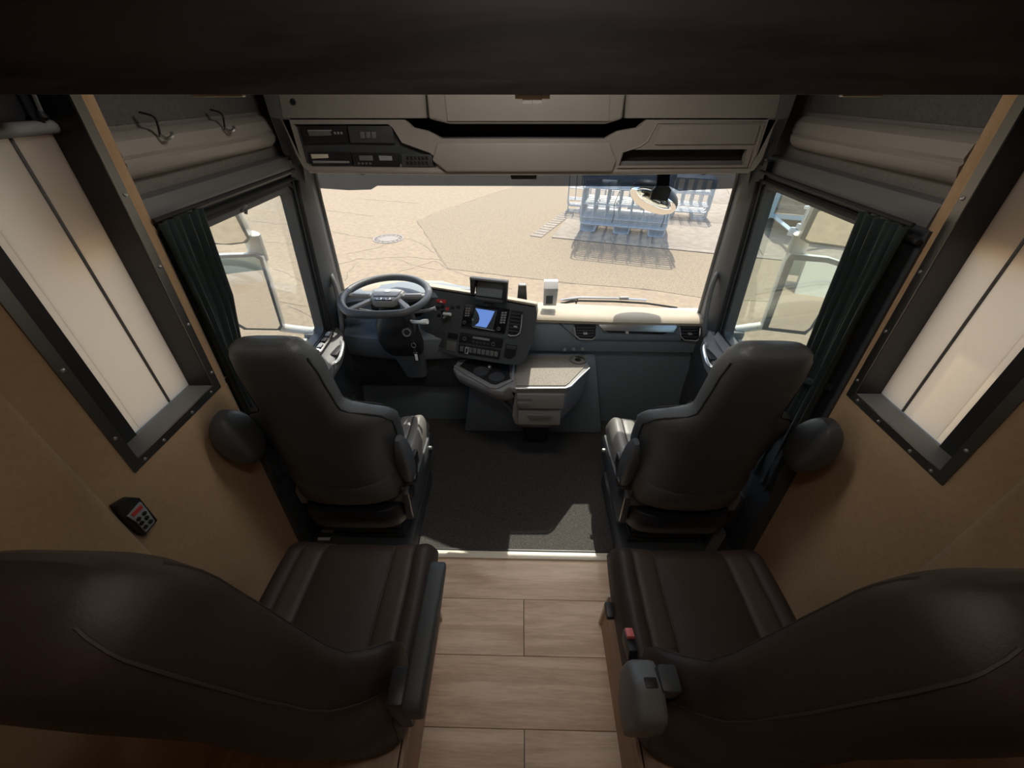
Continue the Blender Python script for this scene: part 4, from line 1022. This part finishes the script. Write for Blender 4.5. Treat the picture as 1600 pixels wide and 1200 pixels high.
# ================================================================== OUTSIDE THE CAB
# ---- sun visor
vz = thing('sun_visor', (FX, 2.125, 1.52), 'smoked outer sun visor across the top of the windscreen', 'visor')
VP_ = (Vector((0, 2.125, 0)), Vector((0, -1, 0)))
facing('visor_blade', [(474, 205), (1166, 205), (1150, 294), (1060, 298), (1046, 291), (590, 290), (580, 296), (545, 297), (486, 293)], VP_, 0.005, 'visor', vz, 0.001)
for u_ in (560, 700, 930, 1095): facing('visor_bracket', [(u_, 245), (u_+10, 245), (u_+8, 274), (u_+2, 274)], VP_, 0.012, 'dark', vz, 0.002, off=-0.02)
facing('sensor_foot', [(797, 271), (839, 271), (838, 279), (799, 279)], (Vector((0, 2.06, 0)), Vector((0, -1, 0))), 0.02, 'black', vz, 0.003)
# ---- front kerb mirror
fm = thing('kerb_mirror', at(1025, 326, y=2.38), 'black domed kerb mirror hanging outside the windscreen', 'mirror')
arm_ = [at(1036, 262, y=2.36), at(1033, 285, y=2.40), at(1030, 296, y=2.42), at(1024, 312, y=2.40)]
prism('arm', [at(u, v, y=2.27) for u, v in ((1028, 262), (1049, 262), (1046, 291), (1050, 297), (1043, 315), (1016, 312), (1019, 298), (1027, 289))], (0, 0.02, 0), 'black', fm, 0.006)
c0 = at(1021, 311, y=2.38)
rings = []
Rm = rot('Y', 24) @ rot('X', -26)
for k, (r, h) in enumerate(((1.0, 0.0), (0.99, 0.018), (0.92, 0.040), (0.75, 0.060), (0.45, 0.074), (0.02, 0.078))):
    rings.append([c0 + Rm @ Vector((0.145*r*math.cos(2*math.pi*j/28), -0.0+0.105*r*math.sin(2*math.pi*j/28), h)) for j in range(28)])
loft('housing', rings, 'black', fm, smooth=60)
rings = []
for k, (r, h) in enumerate(((1.0, 0.0), (1.01, -0.010), (0.95, -0.024), (0.7, -0.045), (0.4, -0.056), (0.02, -0.060))):
    rings.append([c0 + Rm @ Vector((0.142*r*math.cos(2*math.pi*j/28), 0.102*r*math.sin(2*math.pi*j/28), h)) for j in range(28)])
loft('mirror_glass', rings, 'mirror', fm, smooth=60)

# ---- wipers
for (lbl, pp) in (('wiper blade lying along the windscreen base right of the toll box', [(876, 470), (905, 466), (960, 467), (1010, 470), (1058, 477)]),):
    wp = thing('windscreen_wiper', at(960, 475, y=2.36), lbl, 'wiper')
    tube('blade', [at(u, v+4, y=2.36) for u, v in pp], 0.007, 'rubber', wp, sides=6)
    tube('arm', [at(u, v-1, y=2.375) for u, v in pp[:4]], 0.009, 'silver', wp, sides=6)
    tube('linkage', [at(880, 474, y=2.355), at(893, 469, y=2.35), at(903, 467, y=2.35), at(900, 474, y=2.36)], 0.006, 'black', wp, sides=6)
    box('carrier', at(975, 466, y=2.37), (0.06, 0.02, 0.02), 'console', wp, 0.004)

# ---- door mirrors
def door_mirror(s, label):
    g = thing('door_mirror', (s*1.36, 1.95, 0.85), label, 'mirror', 'door mirrors')
    if s < 0:
        main = [(332, 403), (340, 399), (398, 397), (410, 402), (413, 412), (442, 510), (438, 516), (382, 515), (370, 508), (352, 462)]
        glass_ = [(337, 404), (398, 401), (406, 405), (438, 508), (434, 513), (386, 512), (374, 505), (355, 455)]
        wide = [(316, 342), (338, 337), (372, 334), (391, 372), (386, 379), (362, 382), (330, 381), (318, 376)]
        gwide = [(318, 345), (340, 340), (368, 337), (386, 371), (380, 377), (350, 380), (322, 376)]
    else:
        main = [(1228, 408), (1236, 397), (1295, 403), (1322, 412), (1324, 420), (1308, 452), (1270, 512), (1258, 523), (1190, 515)]
        glass_ = [(1240, 406), (1290, 410), (1316, 418), (1304, 450), (1264, 512), (1256, 517), (1200, 511)]
        wide = [(1250, 372), (1272, 325), (1300, 315), (1345, 335), (1352, 350), (1340, 380), (1328, 389), (1262, 380)]
        gwide = [(1258, 372), (1278, 330), (1302, 321), (1340, 338), (1346, 350), (1335, 378), (1326, 384), (1266, 376)]
    nrm = Vector((-s*0.31, -1, 0.14)).normalized()
    pm = (at(390 if s < 0 else 1258, 455, y=1.88), nrm)
    nrw = Vector((-s*0.30, -1, -0.28)).normalized()
    pw = (at(355 if s < 0 else 1300, 360, y=1.86), nrw)
    for nm, out, gl, pl in (('main_housing', main, glass_, pm), ('wide_angle_housing', wide, gwide, pw)):
        n_ = pl[1]
        f_ = [onp(u, v, pl) for u, v in out]
        c_ = sum(f_, Vector())/len(f_)
        rings = []
        for sc, dp in ((1.0, 0.0), (1.03, -0.02), (1.0, -0.06), (0.88, -0.10), (0.6, -0.125)):
            rings.append([c_+(q-c_)*sc+n_*dp for q in f_])
        h_ = loft(nm, rings, 'paint', g, smooth=60)
        facing('rim', out, pl, 0.004, 'trim', h_, 0.001)
        gp = [onp(u, v, pl)+n_*0.004 for u, v in gl]
        prism('mirror_glass', gp, n_*0.003, 'mirror', h_, 0)
    # link between the housings and lower arm to the door
    a = (onp(385 if s < 0 else 1262, 380, pw)); b = onp(392 if s < 0 else 1255, 402, pm)
    tube('bridge', [a+Vector((0, 0.06, 0.03)), (a+b)/2+Vector((0, 0.06, 0)), b+Vector((0, 0.06, -0.03))], 0.045, 'paint', g, sides=10, flat=0.6)
    if s < 0:
        l0, l1 = at(440, 512, y=1.93), at(492, 518, y=1.93)
    else:
        l0, l1 = at(1200, 508, y=1.96), at(1146, 515, y=1.96)
    tube('lower_arm', [l0, (l0+l1)/2, l1], 0.030, 'paint', g, sides=12, flat=0.7)
    box('arm_foot', l1+Vector((s*0.01, 0.0, -0.02)), (0.08, 0.09, 0.05), 'trim', g, 0.015)
    u0, u1 = (onp(350 if s < 0 else 1290, 345, pw), Vector((FX+s*1.16, 2.0, 1.72)))
    tube('upper_arm', [u0+Vector((0, 0.08, 0.06)), u1], 0.022, 'paint', g, sides=10)
door_mirror(-1, 'pale door mirror pair outside the left window')
door_mirror(1, 'pale door mirror pair outside the right window')

# ---- ground
ZG = -1.25
def G(u, v, dz=0.0): return at(u, v, z=ZG) + Vector((0, 0, dz))
prism('ground', [(-60, -40, ZG), (60, -40, ZG), (60, 70, ZG), (-60, 70, ZG)], (0, 0, -0.2), 'asphalt', None, 0, kind='structure', label='sunlit pale asphalt yard')
pq = [G(652, 345), G(700, 420), G(790, 431), G(905, 444), G(1010, 452), G(1100, 466)]
far = G(800, 293)
prism('ground_patch', pq + [Vector((9, pq[-1].y-0.6, ZG)), Vector((30, 4, ZG)), Vector((30, 40, ZG)), far+(far-pq[0])*3], (0, 0, 0.006), 'asphalt2', None, 0, kind='structure', label='coarser grey-tan asphalt patch in the yard')
cs = [G(836, 368, .008), G(862, 372, .008), G(960, 381, .008), G(1135, 399, .008)]
ex = (cs[3]-cs[1])
slab = thing('ground_slab', cs[1]+Vector((2, 1.5, 0)), 'concrete slab apron under the crowd barriers', kind='structure')
d1 = ex.normalized(); d2 = Vector((-d1.y, d1.x, 0))
s0 = cs[1]
for i in range(5):
    for j in range(3):
        a = s0 + d1*(i*2.55-0.0) + d2*(0.22+j*2.6)
        prism('slab', [a, a+d1*2.53, a+d1*2.53+d2*2.58, a+d2*2.58], (0, 0, 0.012), 'concrete', slab, 0.004)
for i in range(9):
    a = s0 + d1*(i*1.4)
    prism('kerb_stone', [a, a+d1*1.385, a+d1*1.385+d2*0.20, a+d2*0.20], (0, 0, 0.016), 'concrete', slab, 0.004)
dc = thing('drain_channel', G(850, 352), 'stone block drain channel running beside the concrete slab', 'drain')
e0, e1 = G(828, 369, .008), G(888, 326, .008)
dv = (e1-e0); nn = dv.normalized(); pn = Vector((nn.y, -nn.x, 0))
for i in range(14):
    a = e0 + nn*(i*dv.length/14)
    prism('channel_block', [a, a+nn*(dv.length/14-0.03), a+nn*(dv.length/14-0.03)+pn*0.34, a+pn*0.34], (0, 0, 0.012), 'concrete', dc, 0.006)
# manhole
mc = G(607, 373)
mh = thing('manhole_cover', mc, 'round cast iron manhole cover in the yard', 'manhole cover')
lathe('frame_ring', mc, [(0.40, 0), (0.40, 0.010), (0.35, 0.010), (0.35, 0.0)], (0, 0, 1), 'iron', mh, sides=36)
lid = lathe('lid', mc, [(0.335, 0), (0.335, 0.008), (0.0, 0.008)], (0, 0, 1), 'iron', mh, sides=36)
lathe('raised_ring', mc, [(0.27, 0), (0.27, 0.014), (0.235, 0.014), (0.235, 0)], (0, 0, 1), 'concrete', lid, sides=36)
for k in range(14):
    a = 2*math.pi*k/14
    box('stud', mc+Vector((0.30*math.cos(a), 0.30*math.sin(a), 0.010)), (0.045, 0.03, 0.012), 'crack', lid, 0.003, R=Matrix.Rotation(a, 3, 'Z'))
# cracks
ck = thing('ground_cracks', G(560, 400), 'fine dark cracks running through the pale asphalt', kind='structure')
def crack(px, r=0.009):
    base = [G(u, v, .002) for u, v in px]
    pts = []
    for a, b in zip(base[:-1], base[1:]):
        n_ = max(2, int((b-a).length/0.18))
        for k in range(n_): pts.append(a+(b-a)*k/n_+Vector((random.uniform(-.035, .035), random.uniform(-.035, .035), 0)))
    pts.append(base[-1])
    tube('crack', pts, [r*random.uniform(.5, 1.2) for _ in pts], 'crack', ck, sides=4, flat=0.4)
for px in ([(490, 323), (520, 330), (560, 335), (585, 338)], [(492, 357), (530, 364), (560, 370), (583, 372)], [(560, 310), (600, 314), (655, 318)], [(630, 372), (655, 379), (668, 384)],
           [(545, 396), (580, 390), (610, 380)], [(520, 415), (560, 405), (640, 402), (700, 408)], [(395, 345), (430, 350), (468, 352)], [(410, 378), (440, 380), (478, 383)],
           [(428, 420), (445, 425), (470, 440)], [(440, 470), (470, 478), (500, 480)], [(452, 478), (475, 490), (500, 505)], [(600, 432), (640, 420), (680, 408), (700, 420)],
           [(700, 420), (760, 440), (800, 452)], [(540, 440), (545, 425), (560, 410)], [(620, 405), (650, 415), (690, 422)], [(330, 395), (360, 392)], [(660, 383), (680, 396)]):
    crack(px)
# seam of the patch
crack([(652, 345), (676, 384), (700, 420), (790, 431), (905, 444), (1010, 452), (1090, 464)], 0.013)
crack([(652, 345), (700, 326), (760, 306), (800, 293)], 0.011)

# ---- crowd barriers
def barrier(org, d, label, grp, L=2.3, Hh=1.1, uprights=8, lean=0.0):
    """tubular barrier: frame with rounded corners, mid rail, uprights and loop feet"""
    up_ = Vector((0, 0, 1)); n_ = Vector((-d.y, d.x, 0))
    t = thing('crowd_barrier', org, label, 'barrier', grp)
    def q(a, z): return org + d*a + up_*z + n_*(lean*z)
    r = 0.09
    z0, z1 = 0.20, Hh
    fr = []
    for (cx, cz, a0) in ((L-r, z1-r, 0), (r, z1-r, 90), (r, z0+r, 180), (L-r, z0+r, 270)):
        for k in range(5):
            a = math.radians(a0+22.5*k); fr.append(q(cx+r*math.cos(a), cz+r*math.sin(a)))
    tube('frame', fr, 0.021, 'galv', t, closed=True, sides=8)
    tube('mid_rail', [q(0.0, z0+0.17), q(L, z0+0.17)], 0.016, 'galv', t, sides=6)
    tube('mid_rail', [q(0.0, z0+0.50), q(L, z0+0.50)], 0.013, 'galv', t, sides=6)
    for k in range(uprights):
        a = L*(k+1)/(uprights+1)
        tube('upright', [q(a, z0+0.17), q(a, z1)], 0.012, 'galv', t, sides=6)
    for a in (0.22, L/2, L-0.22):
        w_ = 0.20
        lp_ = [q(a-w_, z0), q(a-w_, 0.07), q(a-w_+0.05, 0.022), q(a+w_-0.05, 0.022), q(a+w_, 0.07), q(a+w_, z0)]
        tube('foot', spline(lp_, 4), 0.017, 'galv', t, sides=6)
    return t
def copy_tree(o, off, label):
    c = o.copy(); C.objects.link(c); c.location = o.location + off; c['label'] = label
    for ch in list(o.children):
        k = ch.copy(); C.objects.link(k); k.parent = c
    return c
bl_, br_ = G(905, 361, .01), G(1037, 373, .01)
bd = (br_-bl_).normalized(); bn = Vector((-bd.y, bd.x, 0))
bar0 = barrier(bl_, bd, 'frontmost galvanised crowd barrier of the large stack by the yard slab', 'barriers in the large stack', L=(br_-bl_).length, uprights=6)
ORD = ['second', 'third', 'fourth', 'fifth', 'sixth', 'seventh', 'eighth', 'ninth', 'tenth', 'eleventh', 'twelfth']
for k in range(10):
    copy_tree(bar0, bn*(0.11*(k+1)) + bd*(0.004*((k*7) % 3)), 'galvanised crowd barrier, %s from the front of the large stack' % ORD[k])
for k in range(9):
    copy_tree(bar0, bn*(0.02+0.11*k) + bd*(0.02*((k*5) % 3)-0.08) + Vector((0, 0, 1.125)), 'galvanised crowd barrier of the upper tier, %s from its front' % (['first']+ORD)[k])
for k in range(7):  # unseen third tier, added to lengthen the stack's shadow on the yard
    copy_tree(bar0, bn*(0.10+0.12*k) + bd*(0.03*((k*5) % 3)-0.05) + Vector((0, 0, 2.25)), 'galvanised crowd barrier of the unseen topmost tier added for its shadow, %s from its front' % (['first']+ORD)[k])
# second stack to the right
r0 = G(1060, 346, .01)
for k in range(5):
    lb = 'galvanised crowd barrier of the right-hand stack, %s from the front' % (['first']+ORD)[k]
    if k == 0: bar1 = barrier(r0-bd*1.55+bn*0.3, bd, lb, 'barriers in the right-hand stack', uprights=8)
    else: copy_tree(bar1, bn*(0.14*k)+bd*(0.05*(k % 2)), lb)
# slim stack at the left end, seen end on
l0 = G(886, 333, .01)
for k in range(3):
    lb = 'galvanised crowd barrier standing at the left end of the stacks, %s from the front' % (['first']+ORD)[k]
    if k == 0: bar2 = barrier(l0-bd*0.02+bn*0.1, bd, lb, 'barriers at the left end', L=1.6, uprights=6)
    else: copy_tree(bar2, bn*(0.16*k)-bd*(0.03*k), lb)
# straps
for (u_, k) in ((935, 0), (1031, 1)):
    p0 = G(u_, 366) if k == 0 else G(u_, 373)
    p0 = bl_ + bd*((0.85 if k == 0 else 2.12))
    tube('ratchet_strap', spline([p0+bn*(-0.03)+Vector((0, 0, 0.28)), p0+bn*(-0.035)+Vector((0.03, 0, 0.5)), p0+bn*(-0.03)+Vector((0.0, 0, 0.75)), p0+bn*(-0.03)+Vector((0.10, 0, 1.1))], 5), 0.008, 'rubber', None, sides=5,
         label='thin black strap tied round the barrier stack, %s' % ('left one' if k == 0 else 'right one'), cat='strap')

# ---- trailer on the right
ta, tb2 = at(1207, 337, z=ZG+0.45), at(1275, 343, z=ZG+0.45)
td = (tb2-ta); td.z = 0; td.normalize(); tn = Vector((-td.y, td.x, 0))
trl = thing('trailer', Vector((ta.x, ta.y, ZG))+td*1.1+tn*1.5, 'pale trailer with brown boards, drawbar and jockey wheel beyond the right window', 'trailer')
def tq(a, b, z): return Vector((ta.x, ta.y, ZG)) + td*a + tn*b + Vector((0, 0, z))
def tbox(nm, a0, a1, b0, b1, z0, z1, m, par=trl, bev=0.01):
    v = [tq(a, b, z) for a in (a0, a1) for b in (b0, b1) for z in (z0, z1)]
    return mk(nm, v, BOXF, m, par, bev)
tbox('front_rail', -0.05, 2.25, -0.06, 0.06, 0.40, 0.50, 'paint2')
for k in range(4): tbox('front_board', 0.0, 2.2, -0.02, 0.03, 0.53+k*0.215, 0.735+k*0.215, 'board')
tbox('corner_post', -0.10, 0.0, -0.05, 0.10, 0.40, 1.42, 'paint2')
tbox('corner_post', 2.2, 2.3, -0.05, 0.10, 0.40, 1.42, 'paint2')
prism('side_panel', [tq(-0.10, 0.0, 0.36), tq(-0.10, 4.0, 0.36), tq(-0.10, 4.0, 1.42), tq(-0.10, 0.0, 1.42)], td*0.05, 'paint2', trl, 0.01)
prism('side_panel', [tq(2.25, 0.0, 0.36), tq(2.25, 4.0, 0.36), tq(2.25, 4.0, 1.42), tq(2.25, 0.0, 1.42)], td*0.05, 'paint2', trl, 0.01)
tbox('deck', 0.0, 2.2, 0.0, 4.0, 0.42, 0.50, 'board')
hp = at(1237, 362, z=ZG+0.42)
tube('drawbar', [tq(0.05, 0.0, 0.43), hp+td*0.02], 0.05, 'paint2', trl, sides=4)
tube('drawbar', [tq(1.9, 0.0, 0.43), hp+td*0.06], 0.05, 'paint2', trl, sides=4)
lathe('coupling', hp-Vector((0, 0, .08)), [(0.07, 0), (0.07, 0.12), (0.05, 0.18)], (0, 0, 1), 'galv', trl, sides=14)
jw = hp+td*0.16+tn*0.10
tube('jockey_post', [jw+Vector((0, 0, -0.20)), jw+Vector((0, 0, 0.52))], 0.032, 'galv', trl, sides=10)
box('jockey_handle', jw+Vector((0, 0, 0.54)), (0.20, 0.06, 0.07), 'white', trl, 0.01)
box('clamp', jw+Vector((0, 0, 0.12)), (0.16, 0.12, 0.12), 'galv', trl, 0.02)
lathe('jockey_wheel', jw+Vector((-0.035, 0, -0.30)), [(0.03, -0.01), (0.115, 0), (0.115, 0.07), (0.03, 0.08)], (1, 0, 0), 'galv', trl, sides=18)
for k in (0.15, 2.05):
    lathe('road_wheel', tq(k, 1.9, 0.30), [(0.29, -0.1), (0.30, -0.05), (0.30, 0.08), (0.16, 0.10)], td, 'rubber', trl, sides=24)

# ---- buildings in the mirrors / behind the yard
def building(x, y, w_, d_, h_, m, label, cols):
    b = thing('building', (x, y, ZG), label, 'building')
    box('wall', (x, y, ZG+h_/2), (w_, d_, h_), m, b, 0)
    box('roof', (x, y, ZG+h_+0.15), (w_+0.4, d_+0.4, 0.3), 'trim', b, 0.02)
    for k in range(cols):
        xx = x-w_/2+w_*(k+.5)/cols
        f = box('window', (xx, y+d_/2+0.03, ZG+h_*0.55), (w_/cols*0.6, 0.08, 1.4), 'trim', b, 0.02)
        box('pane', (xx, y+d_/2+0.075, ZG+h_*0.55), (w_/cols*0.5, 0.02, 1.2), 'screen', f, 0)
building(-9, -24, 10, 5, 6.0, 'orange', 'orange clad building seen in the left door mirror', 4)
building(8, -26, 12, 5, 5.0, 'wall_white', 'pale rendered building seen in the right door mirror', 5)

# ---- truck body behind the cab, as the door mirrors show it
tbd = thing('truck_body', (0, -3.2, -0.5), 'pale box body of the truck behind the cab', 'truck body')
for s in (-1, 1):
    box('side_wall', (s*1.25, -3.2, 1.05), (0.04, 5.0, 3.0), 'paint', tbd, 0.01)
    box('side_skirt', (s*1.22, -3.2, -0.75), (0.04, 4.8, 0.5), 'trim', tbd, 0.01)
    for k in range(3): box('locker_flap', (s*1.275, -1.8-k*1.3, 0.1), (0.02, 0.9, 0.7), 'paint', tbd, 0.01)
box('roof_panel', (0, -3.2, 2.57), (2.5, 5.0, 0.05), 'paint', tbd, 0.01)

# ---- unseen fill lamps added under the ceiling to brighten the interior
def fill_lamp(x, y, power, col, label, sx=0.5, sy=0.16):
    t = thing('fill_lamp', (x, y, ZT-0.035), label, 'lamp', 'added fill lamps')
    box('housing', (x, y, ZT-0.014), (sx+0.03, sy+0.03, 0.022), 'white', t, 0.006)
    M['diff'] = M.get('diff') or emis('fill_diffuser', (1.0, 0.95, 0.88), 4.0)
    box('diffuser', (x, y, ZT-0.028), (sx, sy, 0.008), 'diff', t, 0.003)
    d = bpy.data.lights.new('fill_lamp_light', 'AREA')
    d.shape = 'RECTANGLE'; d.size = sx; d.size_y = sy; d.energy = power; d.color = col
    o = bpy.data.objects.new('fill_lamp_light', d); C.objects.link(o)
    o.parent = t; o.location = (0, 0, -0.002)
fill_lamp(FX, 1.02, 3.5, (1.0, 0.94, 0.86), 'unseen white fill lamp added above the front seats')
fill_lamp(0.0, 0.20, 1.05, (1.0, 0.90, 0.78), 'unseen warm fill lamp added above the brown rear seats')
